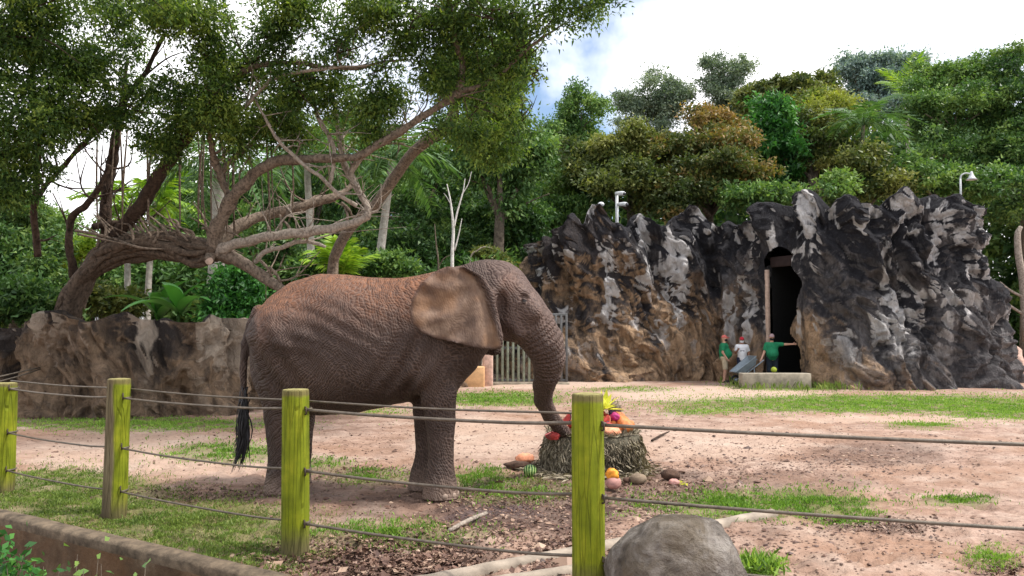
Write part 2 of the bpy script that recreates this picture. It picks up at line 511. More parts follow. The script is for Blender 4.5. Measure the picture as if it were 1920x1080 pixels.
# ================================================================== MATERIALS
def ground_material():
    t = NT('paddock_earth')
    w = t.world()
    big = t.noise(w, 0.42, 5, 0.6)
    mid = t.noise(t.world((1.0, 1.6, 1.0)), 1.7, 7, 0.65, 0.3)
    fine = t.noise(w, 16, 5, 0.7)
    c = t.ramp(mid, ((0.28, (0.16, 0.096, 0.068)), (0.48, (0.295, 0.196, 0.150)), (0.70, (0.42, 0.305, 0.245))))
    streak = t.noise(t.world((1.0, 3.0, 1.0)), 3.2, 7, 0.72, 0.6)
    c = t.mix(t.ramp(streak, ((0.50, 0.0), (0.66, 0.62))), c, (0.15, 0.085, 0.06))
    c = t.mix(t.ramp(streak, ((0.30, 0.5), (0.44, 0.0))), c, (0.47, 0.36, 0.285))
    c = t.mix(t.ramp(big, ((0.42, 0.0), (0.62, 0.6))), c, (0.27, 0.155, 0.098))
    c = t.mix(t.ramp(t.noise(w, 0.9, 3, 0.5), ((0.5, 0.0), (0.68, 0.5))), c, (0.42, 0.335, 0.275))
    c = t.mix(t.math('MULTIPLY', t.ramp(fine, ((0.52, 0.0), (0.72, 1.0))), 0.5), c, (0.09, 0.052, 0.036))
    # trampled dark scuffs and crumbs
    sc = t.voro(t.world((1.0, 1.9, 1.0)), 5.5, 'F1')
    c = t.mix(t.math('MULTIPLY', t.ramp(sc, ((0.10, 0.75), (0.24, 0.0))), t.ramp(t.noise(w, 0.8, 4), ((0.45, 0.0), (0.6, 1.0)))), c, (0.095, 0.055, 0.04))
    mud = t.attr('mud')
    c = t.mix(t.math('MULTIPLY', mud, t.ramp(t.noise(w, 3.5, 5), ((0.3, 0.5), (0.6, 1.0)))), c, (0.062, 0.038, 0.031))
    pale = t.attr('pale')
    c = t.mix(t.math('MULTIPLY', pale, 0.65), c, (0.47, 0.355, 0.28))
    gr = t.math('MULTIPLY', t.attr('green'), t.ramp(t.noise(w, 2.6, 6, 0.65), ((0.25, 0.35), (0.55, 1.0))), None, True)
    gc = t.ramp(t.noise(w, 9, 4), ((0.3, (0.06, 0.07, 0.02)), (0.7, (0.14, 0.16, 0.045))))
    c = t.mix(t.math('MULTIPLY', gr, 0.85), c, gc)
    wet = t.attr('wet')
    c = t.mix(t.math('MULTIPLY', wet, 0.7), c, (0.10, 0.07, 0.068))
    rough = t.math('SUBTRACT', 0.95, t.math('MULTIPLY', wet, 0.68))
    hgt = t.math('ADD', t.math('MULTIPLY', mid, 1.0), t.math('MULTIPLY', fine, 0.35))
    hgt = t.math('ADD', hgt, t.math('MULTIPLY', t.ramp(sc, ((0.05, 0.0), (0.3, 1.0))), 0.25))
    return t.finish(c, rough, t.bump(hgt, 1.0, 0.07), 0.2)
M = {}
M['ground'] = ground_material()
def rock_material(name, base, stain, pale, tan, hstain, tanx=None, bare=False):
    """stained sprayed concrete: black algae from the top, pale bare patches, tan soil splash low down"""
    t = NT(name)
    w = t.world()
    z = t.sep(w)
    st = t.world((1.0, 1.0, 0.42), (0.0, 0.40, 0.0))
    n1 = t.noise(st, 0.75, 7, 0.62, 0.6)
    n2 = t.noise(st, 3.6, 7, 0.7, 0.8)
    shel = t.attr('shelter')
    c = t.ramp(n2, ((0.3, tuple(x * 0.5 for x in base)), (0.55, base), (0.75, tuple(min(1, x * 1.5) for x in base))))
    hz = t.math('MULTIPLY', z[2], 1.0 / hstain)
    # tan patches
    tn = t.math('SUBTRACT', t.math('ADD', t.noise(w, 0.55, 5, 0.6, 0.4), 0.28), t.math('MULTIPLY', hz, 0.62))
    if tanx is not None:
        tn = t.math('SUBTRACT', tn, t.math('MULTIPLY', t.math('SUBTRACT', z[0], tanx), 0.055))
    tcol = t.ramp(n2, ((0.3, tuple(x * 0.45 for x in tan)), (0.55, tan), (0.75, tuple(min(1, x * 1.35) for x in tan))))
    c = t.mix(t.ramp(tn, ((0.36, 0.0), (0.52, 0.95))), c, tcol)
    # black algae
    sn = t.math('ADD', t.math('MULTIPLY', n1, 1.25), t.math('MULTIPLY', hz, 0.42))
    sn = t.math('SUBTRACT', sn, t.math('MULTIPLY', t.math('SUBTRACT', shel, 0.3), 0.22))
    c = t.mix(t.ramp(sn, ((0.72, 0.0), (0.93, 0.95))), c, stain)
    c = t.mix(t.ramp(t.noise(st, 3.4, 6, 0.7, 0.5), ((0.50, 0.0), (0.62, 0.6))), c, stain)
    # pale bare patches
    pm = t.noise(t.world((1.0, 1.0, 0.34), (0.0, 0.5, 0.0), (4.2, 0, 1.3)), 1.15, 5, 0.5, 0.5)
    if bare:        # the newer, unstained stretch of wall
        pm = t.math('ADD', pm, t.math('MULTIPLY', t.ramp(t.math('MULTIPLY_ADD', z[0], 0.25, 2.25), ((0.28, 0.0), (0.36, 1.0))), 0.085))
    pm = t.math('ADD', pm, t.math('MULTIPLY', t.math('SUBTRACT', shel, 0.35), 0.10))
    c = t.mix(t.math('MULTIPLY', t.ramp(pm, ((0.557, 0.0), (0.61, 0.95))), t.ramp(hz, ((0.1, 0.25), (0.4, 1.0)))), c,
              t.ramp(n2, ((0.3, tuple(x * 0.55 for x in pale)), (0.6, pale))))
    c = t.mix(t.math('MULTIPLY', t.ramp(t.noise(w, 7.5, 5, 0.7), ((0.60, 0.0), (0.70, 0.4))), 0.3), c, pale)
    hh = t.math('ADD', t.noise(st, 3.6, 8, 0.66, 0.8), t.math('MULTIPLY', t.noise(w, 12, 5, 0.7), 0.3))
    return t.finish(c, 0.92, t.bump(hh, 1.0, 0.30), 0.2)
M['rock'] = rock_material('stained_rock', (0.115, 0.105, 0.105), (0.015, 0.0145, 0.018), (0.58, 0.555, 0.54), (0.38, 0.25, 0.15), 6.5, 7.5)
M['wall'] = rock_material('brown_rock', (0.20, 0.145, 0.105), (0.035, 0.028, 0.026), (0.46, 0.375, 0.295), (0.27, 0.185, 0.12), 3.6, None, True)
M['dark_room'] = simple_mat('den_shade', (0.01, 0.01, 0.01), 0.95)  # near-black walls carry the shade of the den in their colour
M['concrete'] = simple_mat('old_concrete', (0.27, 0.235, 0.18), 0.9, 0.35, 5, 0.4)
M['kerb'] = simple_mat('kerb_concrete', (0.26, 0.215, 0.17), 0.9, 0.4, 4, 0.5)
M['kerb_brown'] = simple_mat('kerb_brown_concrete', (0.19, 0.115, 0.07), 0.9, 0.5, 4, 0.5)
M['bark'] = bark_mat('ficus_bark', (0.045, 0.033, 0.026), (0.245, 0.19, 0.145), 7)
M['bark_pale'] = bark_mat('pale_bark', (0.13, 0.105, 0.085), (0.42, 0.355, 0.295), 8)
M['bark_trunk'] = bark_mat('fig_trunk_bark', (0.022, 0.016, 0.012), (0.135, 0.098, 0.072), 6)
M['bark_dark'] = bark_mat('dark_bark', (0.015, 0.011, 0.009), (0.075, 0.05, 0.036), 5)
M['bark_far'] = bark_mat('forest_bark', (0.04, 0.03, 0.022), (0.15, 0.12, 0.09), 3)
M['bark_white'] = bark_mat('white_bark', (0.38, 0.36, 0.33), (0.66, 0.64, 0.60), 5)
M['palm_trunk'] = bark_mat('palm_trunk', (0.22, 0.20, 0.17), (0.46, 0.43, 0.38), 3)
def LM(name, a, b, c, **k):
    M[name] = leaf_mat(name, ((0.0, a), (0.5, b), (1.0, c)), **k)
LM('leaf_ficus', (0.024, 0.055, 0.014), (0.085, 0.150, 0.034), (0.24, 0.31, 0.062), trans=0.45)
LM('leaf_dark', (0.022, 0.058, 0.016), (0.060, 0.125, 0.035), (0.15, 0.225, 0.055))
LM('leaf_green', (0.030, 0.076, 0.020), (0.082, 0.165, 0.044), (0.19, 0.285, 0.07))
LM('leaf_olive', (0.032, 0.055, 0.016), (0.095, 0.125, 0.034), (0.22, 0.225, 0.06))
LM('leaf_rust', (0.035, 0.058, 0.016), (0.105, 0.125, 0.034), (0.27, 0.165, 0.055))
LM('leaf_emerald', (0.014, 0.057, 0.014), (0.040, 0.144, 0.029), (0.103, 0.265, 0.052))
LM('leaf_yellow', (0.05, 0.085, 0.016), (0.13, 0.18, 0.03), (0.27, 0.29, 0.05))
LM('leaf_lime', (0.050, 0.120, 0.012), (0.160, 0.290, 0.025), (0.360, 0.480, 0.050))
LM('leaf_hazed_grey', (0.063, 0.098, 0.063), (0.138, 0.190, 0.127), (0.241, 0.287, 0.213))  # grey cast of distant haze put into the leaf colour
LM('leaf_hazed_blue', (0.081, 0.132, 0.127), (0.149, 0.218, 0.213), (0.265, 0.333, 0.310))  # bluish far-off haze mixed into the leaf colour itself
LM('leaf_palm', (0.020, 0.055, 0.015), (0.065, 0.140, 0.040), (0.160, 0.260, 0.080))
LM('grass', (0.05, 0.085, 0.018), (0.13, 0.195, 0.038), (0.27, 0.33, 0.08), trans=0.3)
LM('grass_bright', (0.06, 0.115, 0.02), (0.16, 0.29, 0.045), (0.30, 0.43, 0.085), trans=0.35)
LM('grass_dry', (0.100, 0.085, 0.035), (0.220, 0.200, 0.080), (0.400, 0.360, 0.180), trans=0.3)
LM('litter', (0.050, 0.026, 0.020), (0.150, 0.085, 0.060), (0.400, 0.280, 0.200), trans=0.0)

# ================================================================== GROUND
# patches of green (photo pixel ellipses laid on the ground): centre, radii, weight
GREEN = [(120, 930, 190, 45, 1.0), (330, 985, 220, 48, 1.0), (470, 1035, 120, 45, 0.8), (260, 795, 240, 12, 0.8), (110, 892, 90, 14, 0.8), (420, 848, 110, 20, 0.8),
         (600, 868, 60, 12, 0.6), (690, 893, 80, 16, 0.5), (900, 893, 55, 16, 0.8), (960, 918, 120, 24, 0.5), (1420, 945, 210, 28, 1.0),
         (1590, 973, 50, 14, 0.7), (1800, 937, 70, 12, 0.7), (740, 1000, 160, 24, 0.6), (930, 748, 120, 13, 0.9), (1640, 757, 380, 16, 1.0), (1880, 770, 120, 16, 0.9),
         (1480, 724, 110, 9, 0.8), (1730, 797, 70, 7, 0.6), (1860, 1045, 50, 22, 0.35), (1180, 730, 90, 5, 0.5), (1400, 1062, 40, 20, 0.6), (700, 772, 120, 6, 0.3), (1310, 770, 80, 6, 0.6)]
MUD = [(830, 948, 230, 26, .75), (1090, 920, 200, 34, .6), (520, 928, 120, 16, .6), (990, 955, 190, 45, 1.0), (700, 955, 170, 22, 0.45), (760, 1050, 170, 50, 1.0), (1250, 915, 130, 35, 0.7), (1640, 850, 130, 24, 0.55), (1420, 990, 60, 30, 0.3), (1640, 985, 90, 18, 0.6),
       (1480, 905, 160, 22, 0.4), (1080, 1040, 60, 40, 1.0), (700, 890, 130, 14, 0.4), (480, 1000, 130, 30, 0.3)]
PALE = [(1000, 720, 190, 9, 1.0), (1330, 738, 200, 14, 1.0), (300, 850, 250, 40, 0.6), (900, 820, 120, 40, 0.7), (1340, 830, 160, 30, 0.6), (1700, 785, 240, 7, 0.7)]
WET = [(925, 955, 70, 14, 1.0), (870, 968, 60, 8, 0.8), (990, 962, 40, 8, 0.6)]
def patch_field(px, py, lst):
    r = np.zeros_like(px)
    for cx, cy, rx, ry, w in lst:
        q = ((px - cx) / rx) ** 2 + ((py - cy) / ry) ** 2
        r = np.maximum(r, w * smooth(1.5, 0.55, q))
    return r
CURB_A, CURB_B = G(-150, 937), G(520, 1098)         # line of the low edging at lower left
_cd = (CURB_B - CURB_A)[:2]; _cd = _cd / np.linalg.norm(_cd)
_cn = np.array((_cd[1], -_cd[0]))                   # towards the visitor path
if _cn[1] > 0: _cn = -_cn
def off_curb(x, y):
    return (x - CURB_A[0]) * _cn[0] + (y - CURB_A[1]) * _cn[1]
_pr = np.random.default_rng(77)
PRINTS = []
for _k in range(190):
    _g = G(_pr.uniform(60, 1900), 617 + _pr.uniform(150, 455))
    PRINTS.append((_g[0], _g[1], _pr.uniform(.11, .21), _pr.uniform(.02, .045)))
def ground_h(x, y):
    d = np.hypot(x, y)
    h = 0.035 * fbm(x * 0.55, y * 0.55, 0 * x, 11, 3) + 0.022 * fbm(x * 2.1, y * 2.1, 0 * x, 12, 3)
    h = h + (0.014 * fbm(x * 7, y * 7, 0 * x, 14, 2) - 0.03 * smooth(0.18, 0.0, np.abs(perlin(x * 1.6, y * 2.6, 0 * x, 15)))) * (d < 24)
    for gx_, gy_, r_, dp in PRINTS:                     # trodden footprints with a pushed-up rim
        m = (np.abs(x - gx_) < 2 * r_) & (np.abs(y - gy_) < 2 * r_)
        if m.any():
            q = np.hypot(x[m] - gx_, y[m] - gy_) / r_
            h[m] += dp * (-smooth(1.0, .6, q) + .55 * np.exp(-((q - 1.15) / .22) ** 2))
    return h * smooth(90, 30, d)
def make_ground():
    ys = np.concatenate((np.geomspace(3.0, 13, 190), np.geomspace(13.06, 48, 130), np.geomspace(49, 900, 26)))
    rs = np.concatenate((np.linspace(-2.6, -0.85, 40)[:-1], np.linspace(-0.85, 0.85, 350), np.linspace(0.85, 2.6, 40)[1:]))
    Y, Rr = np.meshgrid(ys, rs, indexing='ij')
    X = Y * Rr
    Z = ground_h(X, Y)
    Z = np.where((off_curb(X, Y) > -0.09) & (X < -0.9), -0.95, Z)
    V = np.stack((X, Y, Z), -1).reshape(-1, 3)
    V0 = V.copy(); V0[:, 2] = 0
    px, py = proj(V0)
    a, b = Y.shape
    i, j = np.meshgrid(np.arange(a - 1), np.arange(b - 1), indexing='ij')
    f = np.stack((i * b + j, i * b + j + 1, (i + 1) * b + j + 1, (i + 1) * b + j), -1).reshape(-1, 4)
    mb = MB()
    mb.add(V, f, 0, green=patch_field(px, py, GREEN), mud=patch_field(px, py, MUD), pale=patch_field(px, py, PALE), wet=patch_field(px, py, WET))
    o = mb.build('ground', M['ground'])
    tag(o, kind='structure')
    o['label'] = 'bare pinkish brown paddock earth with scattered grass'
    # visitor path on the near side of the edging
    mb = MB()
    e = [CURB_A[:2] - _cd * 12 + _cn * 0.06, CURB_B[:2] + _cd * 1.2 + _cn * 0.06, (6, 3.0), (12, -25), (-40, -25), (-40, 20)]
    mb.add([(p[0], p[1], -0.90) for p in e], np.array([list(range(6))]))
    tag(mb.build('path', M['kerb_brown']), kind='structure')
make_ground()

# ================================================================== ROCK SHELLS
def rock_shell(path, crest, n_u, n_v, disp, flare, seed, lean=0.0, thick=2.4, fade=None, sc=1.0):
    """path: (N,2) plan points; returns grid V (n_v+4, n_u, 3), s"""
    q = catmull(path, 24)
    s = np.concatenate(([0], np.cumsum(np.linalg.norm(np.diff(q, axis=0), axis=1))))
    ss = np.linspace(0, s[-1], n_u)
    x, y = np.interp(ss, s, q[:, 0]), np.interp(ss, s, q[:, 1])
    tx, ty = np.gradient(x), np.gradient(y)
    k = np.exp(-np.linspace(-3, 3, 41) ** 2); k /= k.sum()
    pad = lambda a: np.concatenate((np.full(20, a[0]), a, np.full(20, a[-1])))
    tx, ty = np.convolve(pad(tx), k, 'valid'), np.convolve(pad(ty), k, 'valid')
    ln = np.hypot(tx, ty); nx, ny = ty / ln, -tx / ln          # outward = to the right of travel
    zc = crest(x, y)
    v = np.linspace(0, 1, n_v)
    Vv, U = np.meshgrid(v, np.arange(n_u), indexing='ij')
    X, Y, Z = x[U], y[U], Vv * zc[U]
    X0, Y0 = X.copy(), Y.copy()
    # flowing drapery: warped ridges, stretched and slanting
    wx = X + 0.55 * fbm(X * 0.5, Y * 0.5, Z * 0.4, seed, 2) + 0.28 * Z
    wz = Z + 0.6 * fbm(X * 0.5, Y * 0.5, Z * 0.4, seed + 1, 2)
    def ridge(f, fz, sd):
        return 1 - 2.2 * np.abs(perlin(wx * f / sc, Y * f / sc, wz * fz / sc, sd))
    def billow(f, fz, sd):
        return 2.4 * np.abs(perlin(wx * f / sc, Y * f / sc, wz * fz / sc, sd)) - 0.7
    D = disp[0] * ridge(0.60, 0.20, seed + 2) + disp[1] * (0.6 * ridge(1.2, 0.5, seed + 3) + 0.8 * billow(1.05, 0.52, seed + 13)) + disp[2] * (ridge(2.6, 1.4, seed + 4) + 0.8 * billow(2.4, 1.6, seed + 14)) \
        + disp[3] * (fbm(wx * 5 / sc, Y * 5 / sc, wz * 4 / sc, seed + 5, 3) - 1.4 * smooth(0.16, 0.0, np.abs(perlin(wx * 3.1 / sc, Y * 3.1 / sc, wz * 2.2 / sc, seed + 6))))
    D = D + flare * (1 - Vv) ** 2.2 - lean * Vv
    D = D - 0.25 * disp[0] * smooth(0.8, 1.0, Vv)
    if fade is not None: D = D * fade(ss)[U]
    X = X + nx[U] * D; Y = Y + ny[U] * D
    Z = Z + 0.12 * disp[1] * fbm(wx * 1.6, Y * 1.6, wz * 1.6, seed + 9, 2) * smooth(0, 0.1, Vv)
    Z[0] = -0.15
    rows = [np.stack((X, Y, Z), -1)]
    for inn, dz in ((0.18, 0.03), (0.45, -0.1), (0.8, -0.45), (thick * 0.7, -1.0), (thick, -1.5)):
        zz = Z[-1] + dz * np.minimum(1, zc / 4) + 0.1 * fbm(x * 2 + inn * 3, y * 2, inn * 4 + 0 * x, seed + 7, 2)
        rows.append(np.stack((X[-1] - nx * inn, Y[-1] - ny * inn, zz), -1)[None])
    V = np.concatenate(rows)
    return V, ss, (x, y, nx, ny, zc)
def grid_faces(a, b):
    i, j = np.meshgrid(np.arange(a - 1), np.arange(b - 1), indexing='ij')
    return np.stack((i * b + j, i * b + j + 1, (i + 1) * b + j + 1, (i + 1) * b + j), -1).reshape(-1, 4), i.ravel(), j.ravel()

def shelter_of(V, f):
    """1 where the face hangs over and rain cannot wash algae onto it"""
    n = vnormals(V, f)
    if n[:, 1].mean() > 0: n = -n
    return smooth(0.22, -0.22, n[:, 2])

def pxd(px, d): return ((px - 960) / F * d, d)
CREST = np.array([(1000, 462), (1012, 446), (1024, 448), (1036, 432), (1050, 420), (1060, 424), (1072, 402), (1080, 406), (1092, 420), (1104, 398), (1112, 384), (1126, 380), (1138, 392), (1150, 420), (1166, 426), (1180, 424), (1195, 410),
                  (1212, 398), (1228, 424), (1250, 424), (1264, 414), (1282, 396), (1298, 383), (1312, 388), (1330, 414), (1350, 424), (1366, 418), (1382, 426), (1404, 424), (1418, 398), (1432, 380), (1446, 377),
                  (1462, 384), (1476, 398), (1488, 390), (1502, 366), (1516, 356), (1530, 366), (1548, 392), (1562, 388), (1578, 370), (1596, 364), (1612, 374), (1630, 381), (1650, 385), (1666, 374), (1684, 357), (1704, 355), (1720, 368), (1736, 388),
                  (1758, 392), (1772, 374), (1786, 366), (1800, 380), (1822, 388), (1842, 394), (1856, 420), (1900, 440)], float)
def rock_crest(x, y):
    px = 960 + F * x / y
    h = H + (617 - np.interp(px, CREST[:, 0], CREST[:, 1])) / F * y
    return np.where(y > 33.5, np.minimum(h, 6.3), h) + 0.18 * fbm(x * 1.7, y * 1.7, 0 * x, 33, 3)
def make_rock_house():
    L_J, R_J = np.array(pxd(1440, 30.0)), np.array(pxd(1503, 28.6))
    path = [(0.95, 38.0), (0.9, 35.3), pxd(1004, 33.6), pxd(1075, 32.0), pxd(1150, 31.8), pxd(1240, 32.2), pxd(1330, 32.4), pxd(1400, 31.6),
            tuple(L_J), tuple(R_J), pxd(1535, 27.9), pxd(1600, 27.6), pxd(1700, 27.7), pxd(1790, 28.2), pxd(1845, 29.2), (18.1, 31.0), (18.3, 34.5), (18.3, 38.0)]
    root = thing('rock_house', 'dark stained artificial rock shelter with jagged crest and tall black doorway', 'building', (9.5, 31, 0))
    n_u, n_v = 640, 190
    V, ss, (x, y, nx, ny, zc) = rock_shell(path, rock_crest, n_u, n_v, (0.62, 0.50, 0.20, 0.055), 0.7, 21, 0.42)
    a, b = V.shape[:2]
    uL = np.argmin(np.hypot(x - L_J[0], y - L_J[1])); uR = np.argmin(np.hypot(x - R_J[0], y - R_J[1]))
    f, fi, fj = grid_faces(a, b)
    VV = V.reshape(-1, 3)
    fz = VV[f[:, 0], 2]
    jt = (fj - uL) / (uR - uL)
    wob = 0.10 * np.sin(fz * 2.3) + 0.05 * np.sin(fz * 5.1 + 1)
    top = 4.85 + 0.4 * np.sin(jt * math.pi) - 0.5 * np.abs(jt - 0.35) + 0.25 * perlin(jt * 4, 0, 0, 8)
    cut = (jt > 0.0) & (jt < 1.0 + wob * 1.4 - 0.05) & (fz < top) & (fi < n_v - 1)
    # pull the shell to a flat reveal around the opening
    U = np.tile(np.arange(b), a).reshape(a, b); jt2 = (U - uL) / (uR - uL)
    near = smooth(-0.65, -0.02, jt2) * smooth(2.1, 1.1, jt2) * smooth(6.0, 4.9, V[:, :, 2])
    base = np.stack((x[U] + 0.12 * nx[U], y[U] + 0.12 * ny[U], V[:, :, 2]), -1)
    V = V + (base - V) * (near * 0.85)[:, :, None]
    VV = V.reshape(-1, 3)
    mb = MB(); mb.add(VV, f[~cut], 0, shelter=shelter_of(VV, f))
    # unseen flat roof and back wall, added to close the shell against light
    rid = np.linspace(0, b - 1, 60).astype(int)
    ring = V[-1][rid].copy()
    rear = ring.copy(); rear[:, 1] = 38.1; rear[:, 2] = 5.2
    fr, _, _ = grid_faces(2, len(rid))
    mb.add(np.concatenate((ring, rear)), fr)
    box(mb, (1.4, 38.0, -0.1), (18.6, 38.4, 5.6))
    mb.build('rock_shell', M['rock'], root)
    # dark den behind the doorway
    nv = np.array((nx[(uL + uR) // 2], ny[(uL + uR) // 2])); tv = np.array((-nv[1], nv[0]))
    if np.dot(tv, R_J - L_J) < 0: tv = -tv
    w = np.linalg.norm(R_J - L_J)
    o0 = L_J - nv * 0.25
    def pt(a_, d_, z_): return (*(o0 + tv * a_ - nv * d_), z_)
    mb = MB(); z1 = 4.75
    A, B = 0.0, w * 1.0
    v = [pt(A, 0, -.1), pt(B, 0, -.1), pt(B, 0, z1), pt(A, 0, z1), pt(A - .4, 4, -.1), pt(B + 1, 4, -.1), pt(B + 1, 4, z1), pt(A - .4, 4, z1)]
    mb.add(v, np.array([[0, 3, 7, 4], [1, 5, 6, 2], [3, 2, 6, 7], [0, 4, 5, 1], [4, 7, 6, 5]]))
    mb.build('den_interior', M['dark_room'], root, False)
    # door post and lintel inside the jambs
    mb = MB()
    c = L_J + tv * 0.07 + nv * 0.10
    Mx = np.eye(4); Mx[:2, 0] = tv; Mx[:2, 1] = nv; Mx[:2, 3] = c
    box(mb, (-0.07, -0.06, 0), (0.07, 0.06, 4.35), 0, Mx, 0.012)
    mb.build('door_post', M['post_pink'], root)
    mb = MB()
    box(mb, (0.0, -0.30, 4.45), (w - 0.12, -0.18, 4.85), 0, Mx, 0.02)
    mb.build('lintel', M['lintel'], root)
    return L_J, R_J, nv, tv
M['post_pink'] = simple_mat('weathered_timber_pink', (0.40, 0.29, 0.23), 0.85, 0.35, 6, 0.3)
M['lintel'] = simple_mat('dark_timber', (0.022, 0.012, 0.011), 0.85, 0.35, 6, 0.3)
L_J, R_J, DN, DT = make_rock_house()

def make_left_wall():
    wall_top = np.array([(-200, 625), (0, 617), (40, 612), (70, 604), (100, 590), (125, 586), (150, 598), (175, 604), (205, 590), (235, 583), (260, 594), (300, 599), (340, 603), (378, 607),
                         (390, 592), (396, 596), (410, 601), (430, 597), (455, 597), (480, 606), (700, 612), (900, 655)], float)
    def crest(x, y):
        px = 960 + F * x / y
        return H + (617 - np.interp(px, wall_top[:, 0], wall_top[:, 1])) / F * y + 0.07 * fbm(x * 1.5, y * 1.5, 0 * x, 5, 3)
    path = [pxd(-420, 16.5), pxd(-150, 18.0), pxd(40, 18.9), pxd(120, 18.5), pxd(250, 18.7), pxd(380, 19.3), pxd(460, 20.3), pxd(560, 21.8), pxd(700, 24.5), pxd(800, 27.0), pxd(846, 28.4)]
    V, ss, _ = rock_shell(path, crest, 560, 110, (0.36, 0.42, 0.17, 0.03), 0.4, 57, 0.10, 0.9, None, 0.75)
    f, _, _ = grid_faces(*V.shape[:2])
    VV = V.reshape(-1, 3)
    mb = MB(); mb.add(VV, f, 0, shelter=shelter_of(VV, f))
    back = V[-1].copy(); low = back.copy(); low[:, 2] = -0.1
    W2 = np.concatenate((back[None], low[None])); f2, _, _ = grid_faces(2, W2.shape[1])
    mb.add(W2.reshape(-1, 3), f2)
    o = mb.build('rock_wall', M['wall'])
    tag(o, 'low brown artificial rock wall with draped folds behind the elephant', 'wall')
make_left_wall()

# threshold kerb in front of the doorway
mb = MB()
p0, p1 = G(1392, 729), G(1522, 729)
Mx = np.eye(4); d = (p1 - p0)[:2]; Lk = np.linalg.norm(d); d /= Lk
Mx[:2, 0] = d; Mx[:2, 1] = (-d[1], d[0]); Mx[:3, 3] = p0
box(mb, (0, 0, -0.05), (Lk, 0.45, 0.53), 0, Mx, 0.03)
tag(mb.build('threshold_block', M['concrete']), 'long low concrete block across the foot of the black doorway', 'concrete block')

# ================================================================== TREES AND PLANTS
def lobe(px, py, rx, ry, Y, rd=None, w=1.0, t=0.5):
    return (P(px, py, Y), (R(rx, Y), R(rd, Y) if rd else R((rx + ry) / 2, Y), R(ry, Y)), w, t)
def tree(name, label, cat, base, trunk, lobes, mat, bark, dens=6.3, per=28, L=0.21, W=0.12, clump=0.44, limbs=True, group=None, seed=1, droop=0.35, shell=0.45, hang=0.0, tvar=0.22, gap=-0.28):
    """base (px, depth) on level ground; trunk radius; crown lobes in world units"""
    rg = np.random.default_rng(seed)
    bx = (base[0] - 960) / F * base[1]
    root = thing(name, label, cat, (bx, base[1], 0), group)
    mb = MB()
    cen = np.mean([l[0] for l in lobes], 0)
    low = min(l[0][2] - l[1][2] * 0.4 for l in lobes)
    fork = np.array((bx * 0.6 + cen[0] * 0.4, base[1] * 0.6 + cen[1] * 0.4, max(1.5, low)))
    b0 = np.array((bx, base[1], -0.2))
    mid = (b0 + fork) / 2 + rg.normal(size=3) * (0.2, 0.2, 0)
    tube(mb, [b0, mid, fork], [trunk * 1.25, trunk, trunk * 0.75], 9, 5)
    if limbs:
        for l in lobes:
            e = np.asarray(l[0]) + rg.normal(size=3) * np.asarray(l[1]) * 0.15
            m = fork * 0.5 + e * 0.5 + rg.normal(size=3) * 0.25
            tube(mb, [fork - (0, 0, 0.3), m, e], [trunk * 0.6, trunk * 0.38, trunk * 0.1], 6, 4)
            for k in range(3):
                d = rg.normal(size=3); d[2] = abs(d[2]) * 0.6; d /= np.linalg.norm(d)
                tube(mb, [m, (m + e) / 2 + d * 0.2, e * 0.6 + m * 0.4 + d * np.asarray(l[1]) * 0.8], [trunk * 0.25, trunk * 0.16, trunk * 0.05], 5, 3)
    mb.build('trunk', bark, root)
    mb = MB()
    crown(mb, billows(lobes, rg), dens, per, L, W, rg, clump, droop, 0.35, tvar, hang, gap, 0.75)
    mb.build('crown', mat, root)
    return root

